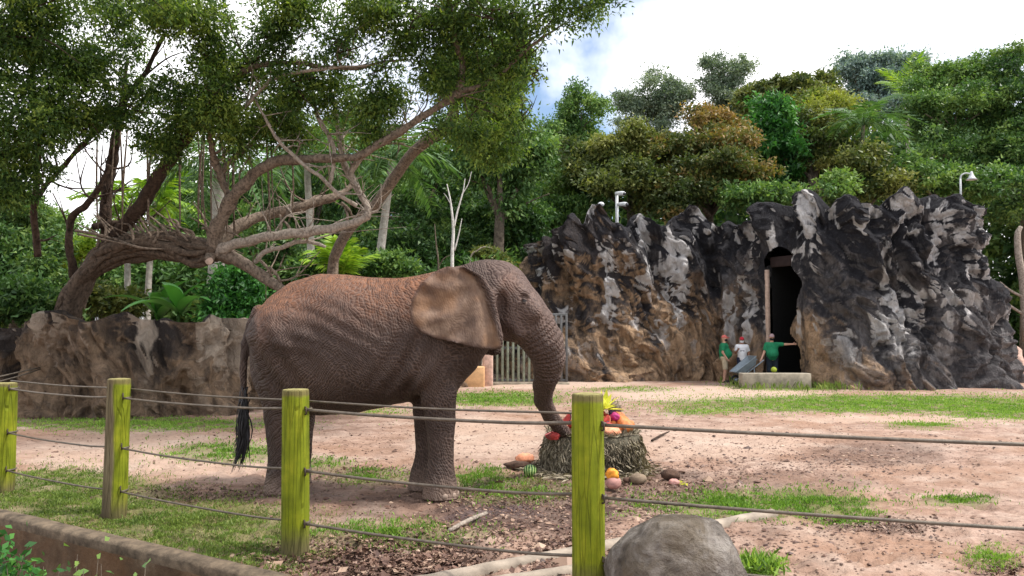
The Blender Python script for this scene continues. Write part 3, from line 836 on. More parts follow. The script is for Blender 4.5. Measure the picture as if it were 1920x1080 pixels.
# ---- the wood behind the rock house, tree by tree
FOREST = [
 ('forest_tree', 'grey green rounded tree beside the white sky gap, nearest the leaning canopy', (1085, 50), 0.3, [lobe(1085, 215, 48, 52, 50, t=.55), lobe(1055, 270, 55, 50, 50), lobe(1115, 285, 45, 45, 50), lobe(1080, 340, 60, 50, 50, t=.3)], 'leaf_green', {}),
 ('pale_tree', 'wispy grey tree rising in front of the sky, left of its taller twin', (1235, 68), 0.3, [lobe(1232, 175, 62, 42, 68, t=.5), lobe(1180, 195, 32, 22, 68), lobe(1265, 200, 42, 40, 68), lobe(1225, 235, 55, 40, 68)], 'leaf_hazed_grey', {'dens': 4.4, 'clump': .6, 'gap': -.02, 'L': .26}),
 ('pale_tree', 'tallest wispy grey tree standing alone against the white sky', (1365, 68), 0.3, [lobe(1362, 130, 44, 30, 68), lobe(1345, 165, 28, 26, 68), lobe(1382, 170, 38, 34, 68), lobe(1355, 215, 48, 40, 68), lobe(1390, 240, 46, 40, 68)], 'leaf_hazed_grey', {'dens': 4.4, 'clump': .6, 'gap': -.02, 'L': .26}),
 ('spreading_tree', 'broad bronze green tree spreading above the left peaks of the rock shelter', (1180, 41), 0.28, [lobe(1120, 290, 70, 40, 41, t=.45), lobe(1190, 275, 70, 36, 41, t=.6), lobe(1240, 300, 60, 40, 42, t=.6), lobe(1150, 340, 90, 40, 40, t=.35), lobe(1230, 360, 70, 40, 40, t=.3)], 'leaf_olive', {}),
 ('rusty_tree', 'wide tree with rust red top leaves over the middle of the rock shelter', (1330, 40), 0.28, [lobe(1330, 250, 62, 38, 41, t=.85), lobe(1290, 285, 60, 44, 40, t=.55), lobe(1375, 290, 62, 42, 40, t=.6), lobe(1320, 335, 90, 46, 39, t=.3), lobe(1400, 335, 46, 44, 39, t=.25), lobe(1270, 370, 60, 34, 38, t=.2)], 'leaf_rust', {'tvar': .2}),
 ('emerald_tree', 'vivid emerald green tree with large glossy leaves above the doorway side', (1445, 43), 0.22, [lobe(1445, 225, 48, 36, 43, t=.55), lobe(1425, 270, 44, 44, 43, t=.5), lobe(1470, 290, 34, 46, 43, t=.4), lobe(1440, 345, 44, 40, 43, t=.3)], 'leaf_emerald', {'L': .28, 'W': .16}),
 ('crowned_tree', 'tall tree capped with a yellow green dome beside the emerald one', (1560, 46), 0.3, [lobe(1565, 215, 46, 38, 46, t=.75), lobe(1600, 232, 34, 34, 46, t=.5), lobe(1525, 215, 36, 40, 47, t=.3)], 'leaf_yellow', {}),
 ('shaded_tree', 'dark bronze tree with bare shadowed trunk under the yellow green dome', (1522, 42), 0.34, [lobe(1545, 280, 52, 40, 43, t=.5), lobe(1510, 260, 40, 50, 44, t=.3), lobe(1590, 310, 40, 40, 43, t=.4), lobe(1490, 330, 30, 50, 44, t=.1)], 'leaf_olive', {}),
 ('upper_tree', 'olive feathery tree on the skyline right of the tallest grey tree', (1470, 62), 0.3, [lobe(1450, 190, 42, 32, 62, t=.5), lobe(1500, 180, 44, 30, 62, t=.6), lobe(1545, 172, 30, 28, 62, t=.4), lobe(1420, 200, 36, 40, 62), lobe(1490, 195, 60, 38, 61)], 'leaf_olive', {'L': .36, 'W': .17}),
 ('hazy_tree', 'bluish hazy tree far off on the skyline with flat broken top', (1640, 84), 0.35, [lobe(1600, 130, 34, 22, 84), lobe(1645, 124, 44, 22, 84), lobe(1695, 120, 36, 22, 84), lobe(1640, 165, 80, 34, 84), lobe(1660, 205, 70, 34, 83)], 'leaf_hazed_blue', {'dens': 4.0, 'clump': .8, 'L': .36, 'W': .19, 'gap': -.05}),
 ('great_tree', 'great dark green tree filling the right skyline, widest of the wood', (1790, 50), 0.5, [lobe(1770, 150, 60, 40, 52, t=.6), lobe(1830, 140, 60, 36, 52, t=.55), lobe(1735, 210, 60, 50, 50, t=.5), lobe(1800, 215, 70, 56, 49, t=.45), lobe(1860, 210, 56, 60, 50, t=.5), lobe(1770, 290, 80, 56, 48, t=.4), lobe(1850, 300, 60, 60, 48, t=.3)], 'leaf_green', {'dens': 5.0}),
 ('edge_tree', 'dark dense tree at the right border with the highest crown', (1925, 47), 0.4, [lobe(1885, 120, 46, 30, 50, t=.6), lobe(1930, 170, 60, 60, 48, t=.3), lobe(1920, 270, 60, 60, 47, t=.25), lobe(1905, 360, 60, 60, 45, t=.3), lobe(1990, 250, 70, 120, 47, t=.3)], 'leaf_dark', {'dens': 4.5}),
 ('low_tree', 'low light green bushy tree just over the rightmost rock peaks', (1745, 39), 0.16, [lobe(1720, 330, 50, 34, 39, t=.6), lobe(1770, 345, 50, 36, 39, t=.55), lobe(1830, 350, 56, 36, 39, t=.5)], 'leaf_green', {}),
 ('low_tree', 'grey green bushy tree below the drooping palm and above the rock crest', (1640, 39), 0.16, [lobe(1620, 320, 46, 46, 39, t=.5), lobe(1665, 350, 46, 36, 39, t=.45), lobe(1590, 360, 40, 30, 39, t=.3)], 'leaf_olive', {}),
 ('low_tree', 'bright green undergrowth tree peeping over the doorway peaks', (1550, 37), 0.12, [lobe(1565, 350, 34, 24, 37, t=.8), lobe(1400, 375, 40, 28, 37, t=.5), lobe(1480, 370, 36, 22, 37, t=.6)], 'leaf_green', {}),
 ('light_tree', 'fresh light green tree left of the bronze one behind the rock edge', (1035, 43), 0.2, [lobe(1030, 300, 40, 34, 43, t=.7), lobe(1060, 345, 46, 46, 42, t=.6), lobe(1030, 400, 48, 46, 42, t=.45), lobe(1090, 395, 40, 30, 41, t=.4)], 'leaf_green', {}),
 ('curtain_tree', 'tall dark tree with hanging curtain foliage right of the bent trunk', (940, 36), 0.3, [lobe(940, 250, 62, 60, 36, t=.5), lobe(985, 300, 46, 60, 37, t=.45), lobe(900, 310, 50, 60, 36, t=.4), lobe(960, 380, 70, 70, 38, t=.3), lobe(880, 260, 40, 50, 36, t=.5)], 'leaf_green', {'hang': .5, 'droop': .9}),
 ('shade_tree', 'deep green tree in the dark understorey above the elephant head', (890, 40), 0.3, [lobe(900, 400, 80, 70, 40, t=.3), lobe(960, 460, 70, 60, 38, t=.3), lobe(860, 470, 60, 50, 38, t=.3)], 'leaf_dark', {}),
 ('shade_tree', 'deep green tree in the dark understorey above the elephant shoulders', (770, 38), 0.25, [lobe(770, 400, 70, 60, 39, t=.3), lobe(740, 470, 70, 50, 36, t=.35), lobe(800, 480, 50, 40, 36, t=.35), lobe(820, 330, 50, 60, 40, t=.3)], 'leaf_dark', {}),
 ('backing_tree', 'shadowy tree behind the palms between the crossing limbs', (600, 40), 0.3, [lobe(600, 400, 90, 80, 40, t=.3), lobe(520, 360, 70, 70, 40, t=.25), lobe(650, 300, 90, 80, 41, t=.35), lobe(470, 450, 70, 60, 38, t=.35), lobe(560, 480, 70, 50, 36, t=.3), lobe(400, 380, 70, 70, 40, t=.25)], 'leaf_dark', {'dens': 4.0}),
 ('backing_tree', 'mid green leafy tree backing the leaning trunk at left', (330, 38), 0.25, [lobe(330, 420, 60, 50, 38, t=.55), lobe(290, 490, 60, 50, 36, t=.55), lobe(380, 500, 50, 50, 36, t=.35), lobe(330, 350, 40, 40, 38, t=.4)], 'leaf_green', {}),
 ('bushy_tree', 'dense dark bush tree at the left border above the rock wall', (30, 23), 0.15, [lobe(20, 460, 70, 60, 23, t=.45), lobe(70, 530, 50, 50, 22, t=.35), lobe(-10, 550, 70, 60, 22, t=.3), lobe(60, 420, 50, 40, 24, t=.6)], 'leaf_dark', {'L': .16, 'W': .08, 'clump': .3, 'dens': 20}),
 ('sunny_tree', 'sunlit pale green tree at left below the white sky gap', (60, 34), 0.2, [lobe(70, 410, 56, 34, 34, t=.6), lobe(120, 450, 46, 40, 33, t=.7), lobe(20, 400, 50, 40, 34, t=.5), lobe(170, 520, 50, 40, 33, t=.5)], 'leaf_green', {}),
]
for i, (nm, lab, base, tr, lobes, mt, kw) in enumerate(FOREST):
    kw = dict(kw)
    tree(nm, lab, 'tree', base, tr, lobes, M[mt], M['bark_far'], seed=100 + i, group='trees of the wood behind the enclosure', **kw)

# ---- the deep wood behind them that reads as one mass
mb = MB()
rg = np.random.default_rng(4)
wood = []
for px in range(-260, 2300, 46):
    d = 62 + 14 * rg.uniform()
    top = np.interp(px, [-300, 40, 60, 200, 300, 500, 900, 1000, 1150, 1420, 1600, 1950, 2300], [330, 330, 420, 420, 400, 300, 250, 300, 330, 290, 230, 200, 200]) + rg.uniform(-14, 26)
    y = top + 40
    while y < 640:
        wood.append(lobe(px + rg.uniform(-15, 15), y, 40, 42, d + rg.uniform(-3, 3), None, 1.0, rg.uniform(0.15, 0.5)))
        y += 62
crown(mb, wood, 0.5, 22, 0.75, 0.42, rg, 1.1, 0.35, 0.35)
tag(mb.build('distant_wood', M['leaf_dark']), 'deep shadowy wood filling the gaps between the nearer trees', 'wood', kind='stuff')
# ---- undergrowth at the foot of the wood, uncountable
mb = MB()
ug = []
for px in range(-200, 975, 34):
    if 185 < px < 300: continue
    d = 31 + 5 * rg.uniform()
    for py in (525, 580):
        ug.append(lobe(px + rg.uniform(-14, 14), py + rg.uniform(-14, 14), 30, 30, d, None, 1.0, np.clip(rg.normal(0.45, 0.2), 0, 1)))
crown(mb, ug, 8, 24, 0.3, 0.15, rg, 0.4)
tag(mb.build('undergrowth', M['leaf_green']), 'tangled green undergrowth behind the rock wall', 'undergrowth', kind='stuff')

# ---- bushes you can pick out
def bush(label, lobes, mat, name='bush', seed=1, **kw):
    a = dict(dens=30, per=26, L=0.17, W=0.09, clump=0.25); a.update(kw)
    c = lobes[0][0]
    rg = np.random.default_rng(seed)
    root = thing(name, label, 'bush', (c[0], c[1], 0))
    mb = MB()
    for l in lobes:
        for k in range(4):
            e = np.asarray(l[0]) + rg.normal(size=3) * np.asarray(l[1]) * 0.3
            tube(mb, [(c[0], c[1], -0.1), (np.asarray(c) * 0.4 + e * 0.6) * (1, 1, 0.6), e], [0.035, 0.025, 0.01], 5, 3)
    mb.build('stem', M['bark_far'], root)
    mb = MB(); crown(mb, lobes, a['dens'], a['per'], a['L'], a['W'], rg, a['clump'])
    mb.build('foliage', mat, root)
    return root
bush('bright green leafy bush over the rock wall left of the elephant rump', [lobe(440, 545, 46, 40, 24, t=.5), lobe(425, 585, 40, 30, 23.5, t=.4), lobe(470, 570, 36, 36, 24, t=.4)], M['leaf_emerald'], seed=3)
bush('yellow green bush glowing behind the curved trunk foot', [lobe(95, 480, 40, 20, 27, t=.8), lobe(150, 465, 26, 16, 27, t=.7)], M['leaf_lime'], seed=4)
bush('mixed olive shrub behind the pale white shelter', [lobe(225, 570, 50, 24, 26, t=.5), lobe(180, 560, 30, 30, 26, t=.35)], M['leaf_olive'], seed=5)
bush('blue green bushy shrub on the wall top at left border', [lobe(45, 560, 50, 36, 20.5, t=.4), lobe(95, 575, 40, 24, 20.3, t=.3), lobe(-30, 570, 50, 40, 20.5, t=.3)], M['leaf_dark'], seed=6)
bush('feathery olive bush peeping over the elephant head', [lobe(912, 480, 26, 14, 32, t=.7), lobe(935, 500, 22, 20, 32, t=.5)], M['leaf_olive'], seed=8)
bush('deep green bush between elephant back and the standing palm trunks', [lobe(600, 520, 40, 40, 26, t=.4), lobe(740, 510, 50, 34, 27, t=.45), lobe(670, 520, 40, 36, 27, t=.4)], M['leaf_green'], seed=9)

# ---- palms
def frond_mesh(L, n=22, w=0.045, ll=0.55, droop=0.6, seed=0, side_up=0.25):
    """one feather frond: rachis along +X arching down, with leaflets"""
    rg = np.random.default_rng(seed)
    mb = MB()
    s = np.linspace(0, 1, 9)
    rx = L * (s - 0.10 * s ** 3); rz = L * (0.30 * s - droop * s ** 2.2)
    tube(mb, np.stack((rx, 0 * s, rz), -1), 0.028 * (1.1 - s), 4, 1, tint=0.6)
    t = np.linspace(0.12, 1, n)
    bx, bz = np.interp(t, s, rx), np.interp(t, s, rz)
    V, Tn = [], []
    for k in range(n):
        for sd in (-1, 1):
            l = ll * (0.55 + 0.6 * math.sin(math.pi * min(1, t[k] * 0.9 + 0.1))) * rg.uniform(0.8, 1.15)
            d = np.array((0.55, sd * 0.9, side_up - 0.55 * rg.uniform(0.4, 1.3))); d /= np.linalg.norm(d)
            b = np.array((bx[k], 0, bz[k]))
            u = np.array((d[1], -d[0], 0)); u /= np.linalg.norm(u)
            m_ = b + d * l * 0.5 + (0, 0, 0.02)
            e = b + d * l + (0, 0, -0.28 * l)
            V += [b, m_ + u * w, e, m_ - u * w]; Tn += [np.clip(rg.normal(0.5, 0.2), 0, 1)] * 4
    mb.add(V, np.arange(len(V)).reshape(-1, 4), 0, tint=np.array(Tn))
    return mb
def palm(name, label, base, top, rad, n, L, seed, mat='leaf_palm', ll=0.55, droop=0.6, el=(0.9, -0.5), bark='palm_trunk'):
    rg = np.random.default_rng(seed)
    base, top = np.asarray(base, float), np.asarray(top, float)
    root = thing(name, label, 'palm', base)
    mb = MB()
    mid = (base + top) / 2 + (rg.normal() * 0.12, 0, 0)
    tube(mb, [base - (0, 0, .2), mid, top], [rad * 1.15, rad, rad * 0.8], 10, 5)
    mb.build('trunk', M[bark], root)
    me = [frond_mesh(L, seed=seed * 10 + k, ll=ll, droop=droop * (0.8 + 0.2 * k)).mesh('frond', M[mat]) for k in range(3)]
    for k in range(n):
        az = k * 2.39996 + rg.normal() * 0.2
        e = el[0] + (el[1] - el[0]) * (k + 0.5) / n
        Mx = Matrix.Translation(Vector(top - base)) @ Matrix.Rotation(az, 4, 'Z') @ Matrix.Rotation(-e, 4, 'Y') @ Matrix.Scale(rg.uniform(0.85, 1.15), 4)
        share('frond', me[k % 3], root, Mx)
    return root
gp = lambda px, d: np.array(((px - 960) / F * d, d, 0.0))
palm('palm_tree', 'palm with straight pale trunk rising left of the bare white sapling', gp(681, 29), P(735, 300, 29), 0.17, 18, 2.7, 2, ll=.75)
palm('palm_tree', 'palm on pale grey trunk straight behind the long crossing limbs', gp(570, 31), P(575, 300, 31), 0.16, 16, 2.5, 3, ll=.7)
palm('palm_tree', 'bright yellow green palm on white trunk, leftmost of a close pair', gp(251, 27), P(240, 385, 27), 0.11, 13, 1.7, 4, 'leaf_lime', ll=.5)
palm('palm_tree', 'yellow green palm on white trunk right beside its leftmost twin', gp(279, 28), P(290, 375, 28), 0.11, 13, 1.7, 5, 'leaf_lime', ll=.5)
palm('palm_tree', 'thick grey trunked palm with dark hanging fronds above the wall', gp(386, 25), P(412, 300, 25), 0.26, 16, 2.6, 6, ll=.7, droop=.9)
palm('palm_tree', 'tall palm with drooping feather fronds among the trees at right', gp(1612, 41), P(1618, 235, 41), 0.13, 16, 2.5, 7, 'leaf_palm', bark='bark_far', ll=.8, droop=.95, el=(1.1, -.2))
palm('palm_tree', 'arching bright green palm plume against the hazy skyline trees', gp(1712, 56), P(1700, 190, 56), 0.16, 9, 3.6, 12, 'leaf_lime', ll=.9, el=(1.4, .7))
palm('young_palm', 'young fan shaped palm sprouting behind the elephant back', gp(640, 25.5), P(640, 520, 25.5), 0.09, 13, 1.5, 8, 'leaf_lime', ll=.5, droop=.35, el=(1.35, .35), bark='bark_far')
def banana(label, base, top, seed, n=8):
    rg = np.random.default_rng(seed)
    base, top = np.asarray(base, float), np.asarray(top, float)
    root = thing('banana_plant', label, 'plant', base)
    mb = MB(); tube(mb, [base, (base + top) / 2, top], [.09, .07, .05], 8, 3, tint=0.4); mb.build('stem', M['leaf_green'], root)
    mb = MB()
    s = np.linspace(0, 1, 9)
    hw = 0.24 * np.sin(math.pi * (0.08 + 0.9 * s)) ** 0.7
    x, z = 1.5 * (s - .1 * s ** 3), 1.5 * (.25 * s - .6 * s ** 2.3)
    c = np.stack((x, 0 * s, z), -1)
    l, r = c + np.stack((0 * s, hw, hw * .35), -1), c - np.stack((0 * s, hw, -hw * .35), -1)
    V = np.stack((l, c, r), 1).reshape(-1, 3)
    f, _, _ = grid_faces(9, 3); mb.add(V, f, 0, tint=0.55)
    me = mb.mesh('leaf', M['leaf_emerald'])
    for k in range(n):
        Mx = Matrix.Translation(Vector(top - base)) @ Matrix.Rotation(k * 2.4 + rg.normal() * .2, 4, 'Z') @ Matrix.Rotation(-(1.25 - 0.12 * k), 4, 'Y') @ Matrix.Scale(rg.uniform(.8, 1.2), 4)
        share('leaf', me, root, Mx)
banana('broad leaved banana plant behind the wall left of the bright bush', gp(335, 23.5), P(335, 590, 23.5), 3)
banana('broad leaved plant low behind the wall near the pale shelter', gp(300, 24.5), P(298, 600, 24.5), 5, 6)

# ---- bare sapling, leafless twigs
mb = MB()
d = 27
def pline(mb, pts, rr, Y, sides=6, n=4, **kw):
    q = [P(p[0], p[1], Y if len(p) < 3 else p[2]) for p in pts]
    tube(mb, q, rr, sides, n, **kw)
pline(mb, [(848, 617), (848, 480), (850, 430), (845, 380), (838, 345)], [.07, .065, .055, .035, .015], d)
pline(mb, [(850, 430), (858, 395), (868, 360), (872, 335)], [.045, .035, .025, .01], d)
pline(mb, [(852, 470), (860, 440), (866, 410)], [.035, .025, .01], d)
pline(mb, [(846, 385), (838, 370), (832, 362)], [.02, .015, .008], d)
pline(mb, [(866, 365), (878, 345), (884, 322)], [.02, .015, .008], d)
mb.v = [np.concatenate(mb.v)]; mb.v = mb.v
o = mb.build('bare_tree', M['bark_white'])
tag(o, 'slender bare white sapling without leaves above the elephant shoulders', 'tree')
mb = MB()
pline(mb, [(823, 640), (822, 500), (818, 460), (815, 420)], [.045, .04, .03, .012], 28)
pline(mb, [(822, 500), (832, 485), (845, 478)], [.025, .02, .008], 28)
tag(mb.build('bare_tree', M['bark_far']), 'thin brown leafless stem left of the bare white sapling', 'tree')
mb = MB()
pline(mb, [(875, 560), (882, 485), (895, 470), (908, 463), (925, 466)], [.05, .037, .03, .025, .012], 31.5)
tag(mb.build('bare_branch', M['bark_pale']), 'short pale arching stick above the elephant head', 'branch')
mb = MB()
pline(mb, [(1925, 640), (1918, 530), (1910, 480), (1908, 440), (1914, 425)], [.16, .15, .14, .12, .08], 33, 9)
pline(mb, [(1925, 560), (1895, 545), (1875, 528)], [.06, .05, .02], 33)
pline(mb, [(1920, 590), (1890, 570), (1872, 545)], [.06, .05, .02], 33)
tag(mb.build('bent_tree', M['bark_pale']), 'bare pale bent trunk at the right border beside the rock shelter', 'tree')

# ---- the leaning fig tree that spans the left half
def make_fig():
    root = thing('fig_tree', 'huge leaning fig tree with sprawling bare limbs over the left half', 'tree', gp(128, 20))
    mb = MB()
    # main leaning trunk built of fused strands
    spine = [(105, 690, 20.4), (125, 600, 20.2), (145, 545, 20.1), (168, 505, 20), (205, 478, 19.9), (260, 462, 19.8), (320, 462, 19.7), (370, 474, 19.6), (405, 478, 19.5)]
    rad = [38, 34, 31, 28, 26, 26, 25, 25, 17]
    Q = np.array([P(*p) for p in spine]); RR = np.array([R(r, 20) for r in rad])
    tube(mb, Q, RR * 0.62, 14, 6, knob=0.5, seed=2)
    rg = np.random.default_rng(11)
    for k in range(20):
        a0 = rg.uniform(0, 6.28); tw = rg.uniform(-1.6, 1.6)
        pts = []; rr = []
        for i in range(len(Q)):
            a = a0 + tw * i / len(Q) + rg.normal() * 0.4
            pts.append(Q[i] + np.array((math.cos(a) * 0.5 * (1 if i < 3 else .35), math.sin(a), math.cos(a) * (0.15 if i < 3 else 0.95))) * RR[i] * rg.uniform(0.55, 1.0))
            rr.append(R(rg.uniform(4, 9), 20))
        tube(mb, pts, rr, 7, 5, knob=0.3, seed=k)
    # roots spreading to the foot
    for k in range(7):
        a = rg.uniform(0, 6.28)
        tube(mb, [Q[1] + (0, 0, .2), Q[0] + (math.cos(a) * .4, math.sin(a) * .4, .1), (Q[0][0] + math.cos(a) * 1.0, Q[0][1] + math.sin(a) * 1.0, -0.1)], [.2, .17, .08], 7, 4)
    mb.build('trunk', M['bark_trunk'], root)
    def limb(pts, radii, mat='bark', n=5, sides=9, knob=.25):
        m_ = MB()
        sd = int(pts[0][0] + 3 * pts[-1][1])
        pr = catmull(np.array([np.append(P(*p), R(r * .9, p[2])) for r, p in zip(radii, pts)]), 6)
        c, r_ = pr[:, :3].copy(), pr[:, 3]
        env = np.minimum(1, np.arange(len(c)) / 5.0)[:, None]
        for ax in range(3):
            c[:, ax] += env[:, 0] * (0.055 * perlin(c[:, 0] * 1.7 + ax * 9, c[:, 1] * 1.7, c[:, 2] * 1.7, sd) + .02 * perlin(c[:, 0] * 5 + ax * 9, c[:, 1] * 5, c[:, 2] * 5, sd))
        r_ = r_ * (1 + .16 * perlin(c[:, 0] * 3, c[:, 1] * 3, c[:, 2] * 3, sd + 1))
        tube(m_, c, r_, sides, 2, knob=.4, seed=sd % 97)
        g_ = np.random.default_rng(sd)
        for k in range(int(len(c) * .30)):
            i = g_.integers(5, len(c) - 1) if len(c) > 7 else 3
            d = g_.normal(size=3); d[2] = abs(d[2]) * .9 + .25; d += 0.9 * (c[i] - c[i - 1]) / (np.linalg.norm(c[i] - c[i - 1]) + 1e-9); d /= np.linalg.norm(d)
            L_ = g_.uniform(.35, 1.5); r0 = min(r_[i] * .5, g_.uniform(.014, .04))
            w1 = c[i] + d * L_ * .5 + g_.normal(size=3) * .09 * L_; w2 = c[i] + d * L_ + g_.normal(size=3) * .2 * L_
            tube(m_, [c[i], w1, w2], [r0, r0 * .7, r0 * .25], 5, 4)
            for q in range(2):
                e_ = w1 + (d + g_.normal(size=3) * .7) * L_ * g_.uniform(.3, .6)
                tube(m_, [w1, (w1 + e_) / 2 + g_.normal(size=3) * .04, e_], [r0 * .5, r0 * .35, r0 * .12], 4, 3)
        return m_
    limbs = [
     ('bark', [(398, 472, 19.5), (406, 430, 19.3), (428, 380, 19.0), (470, 333, 18.7), (525, 302, 18.4), (600, 297, 18.1), (675, 290, 17.8), (745, 248, 17.5), (820, 200, 17.2), (862, 172, 17)], [17, 15, 13.5, 12, 10.5, 8.5, 8, 8, 8, 8]),
     ('bark', [(862, 172, 17), (866, 120, 16.8), (850, 60, 16.4), (840, -20, 16)], [8, 7, 6, 5]),
     ('bark', [(862, 172, 17), (925, 150, 16.8), (990, 90, 16.5), (1060, 40, 16.2)], [6, 5, 3.5, 2]),
     ('bark_pale', [(400, 474, 19.5), (440, 458, 19.3), (510, 442, 19.1), (575, 435, 18.9), (640, 425, 18.7), (680, 411, 18.6), (691, 400, 18.6), (682, 372, 18.6), (664, 345, 18.6), (648, 315, 18.6), (640, 265, 18.5), (628, 205, 18.5), (617, 150, 18.4)], [12, 11, 10, 10, 9, 8, 7.5, 7, 7, 6.5, 5.5, 4.5, 3.5]),
     ('bark_pale', [(664, 345, 18.6), (660, 320, 18.5), (680, 290, 18.4), (705, 270, 18.2), (760, 235, 18)], [6, 6, 6.5, 6.5, 6]),
     ('bark', [(412, 476, 19.6), (455, 492, 19.5), (500, 522, 19.4), (538, 548, 19.3), (600, 600, 19.2)], [15, 12.5, 11, 9, 8]),
     ('bark_pale', [(478, 492, 19.5), (492, 474, 19.4), (530, 462, 19.3), (575, 452, 19.2), (610, 462, 19.1)], [5, 5, 4.5, 4.5, 3]),
     ('bark', [(405, 462, 20), (440, 428, 20.3), (490, 405, 20.6), (560, 388, 20.9), (620, 372, 21.2), (660, 350, 21.5)], [14, 13, 11, 11, 9, 5]),
     ('bark_pale', [(470, 175, 17.6), (500, 225, 17.7), (520, 258, 17.8), (545, 290, 17.9), (590, 325, 18), (640, 368, 18.2), (668, 386, 18.5)], [2, 3, 3.5, 4, 4, 4.5, 5]),
     ('bark_pale', [(572, 150, 18), (590, 200, 18), (603, 240, 18), (625, 280, 18.1), (622, 345, 18.2)], [3, 4, 4.5, 4.5, 3.5]),
     ('bark_dark', [(185, 480, 20), (215, 445, 19.8), (262, 388, 19.4), (300, 325, 19), (335, 275, 18.6), (385, 210, 18.2), (440, 140, 17.8), (500, 100, 17.4)], [16, 15, 14, 14, 13, 10, 6, 2]),
     ('bark_dark', [(200, 470, 20.2), (198, 400, 20.1), (203, 340, 20), (214, 285, 19.8), (222, 230, 19.5), (240, 110, 19)], [11, 11, 11, 10, 8, 3]),
     ('bark_dark', [(138, 520, 20.2), (132, 460, 20), (134, 412, 19.8), (160, 385, 19.6), (185, 355, 19.4), (205, 310, 19.3)], [8, 7.5, 7, 6.5, 6, 5]),
     ('bark_dark', [(60, 385, 19), (90, 345, 18.8), (130, 300, 18.6), (165, 262, 18.4), (250, 170, 18), (310, 60, 17.6)], [4, 4.5, 5, 5, 5, 4]),
     ('bark_dark', [(175, 425, 20), (215, 420, 19.9), (250, 422, 19.9)], [7, 7, 6]),
     ('bark', [(432, 372, 19), (418, 340, 18.9), (405, 305, 18.7), (395, 270, 18.4), (400, 200, 18)], [7, 7.5, 8, 6, 4]),
     ('bark', [(412, 330, 18.9), (440, 295, 18.7), (470, 270, 18.5)], [5, 5, 3]),
     ('bark', [(385, 210, 18.2), (430, 150, 17.8), (480, 125, 17.6), (560, 118, 17.4), (640, 130, 17.2), (760, 110, 17)], [8, 7, 6, 5, 4, 2]),
     ('bark_pale', [(400, 250, 18.3), (440, 215, 17.9), (475, 182, 17.5), (520, 145, 17.2), (600, 130, 17), (690, 120, 16.8)], [4, 4, 4, 4, 3, 1.5]),
     ('bark_dark', [(75, 20, 17), (60, 150, 17.5), (70, 260, 18), (66, 380, 18.5), (70, 480, 19)], [5, 6, 7, 7, 7]),
    ]
    for mt, pts, rd in limbs:
        limb(pts, rd).build('limb', M[mt], root)
    # cut stump
    m_ = MB(); pline(m_, [(396, 474, 19.5), (393, 484, 19.2), (392, 489, 19.05)], [.13, .115, .11], 19, 12, 3, mat=0)
    c = P(392, 489, 19.03); ball(m_, c, (.10, .02, .10), 14, 6, 1)
    m_.build('cut_stump', [M['bark'], M['post_pink']], root)
    # aerial roots and tangled suckers
    m_ = MB()
    for k in range(58):
        x0 = rg.uniform(180, 420); y0 = 455 + rg.uniform(-8, 14)
        Y = 19.6 + rg.uniform(-.3, .2)
        if k < 28:
            pts = [(x0, y0, Y), (x0 + rg.uniform(-30, 10), y0 - rg.uniform(20, 45), Y), (x0 + rg.uniform(-60, -10), y0 - rg.uniform(40, 75), Y)]
        elif k < 38:
            pts = [(x0 - 40, y0 - 20, Y), (x0 + 10, y0 - rg.uniform(-4, 14), Y - .2), (x0 + 70, y0 + rg.uniform(0, 22), Y - .1)]
        else:
            x0 = rg.uniform(180, 560); pts = [(x0 + rg.uniform(-8, 8), rg.uniform(190, 250), Y - .5), (x0 + rg.uniform(-6, 6), 350, Y - .4), (x0 + rg.uniform(-6, 6), rg.uniform(410, 450), Y)]
        pline(m_, pts, [R(rg.uniform(.8, 1.4), 20), R(rg.uniform(1.2, 2.4), 20), R(.9, 20)] if k >= 38 else [R(rg.uniform(1.8, 3.4), 20), R(rg.uniform(1.6, 3), 20), R(.6, 20)], Y, 5, 4)
    for x0, y0, x1, y1 in ((522, 440, 525, 402), (545, 436, 527, 410), (540, 395, 528, 412), (650, 420, 645, 385), (640, 380, 660, 405), (488, 488, 510, 520), (505, 500, 528, 535)):
        pline(m_, [(x0, y0, 19.3), ((x0 + x1) / 2 + 4, (y0 + y1) / 2, 19.3), (x1, y1, 19.4)], [R(3, 19), R(3, 19), R(2, 19)], 19, 5, 3)
    m_.build('aerial_roots', M['bark'], root)['kind'] = 'stuff'
    # foliage
    rg = np.random.default_rng(21)
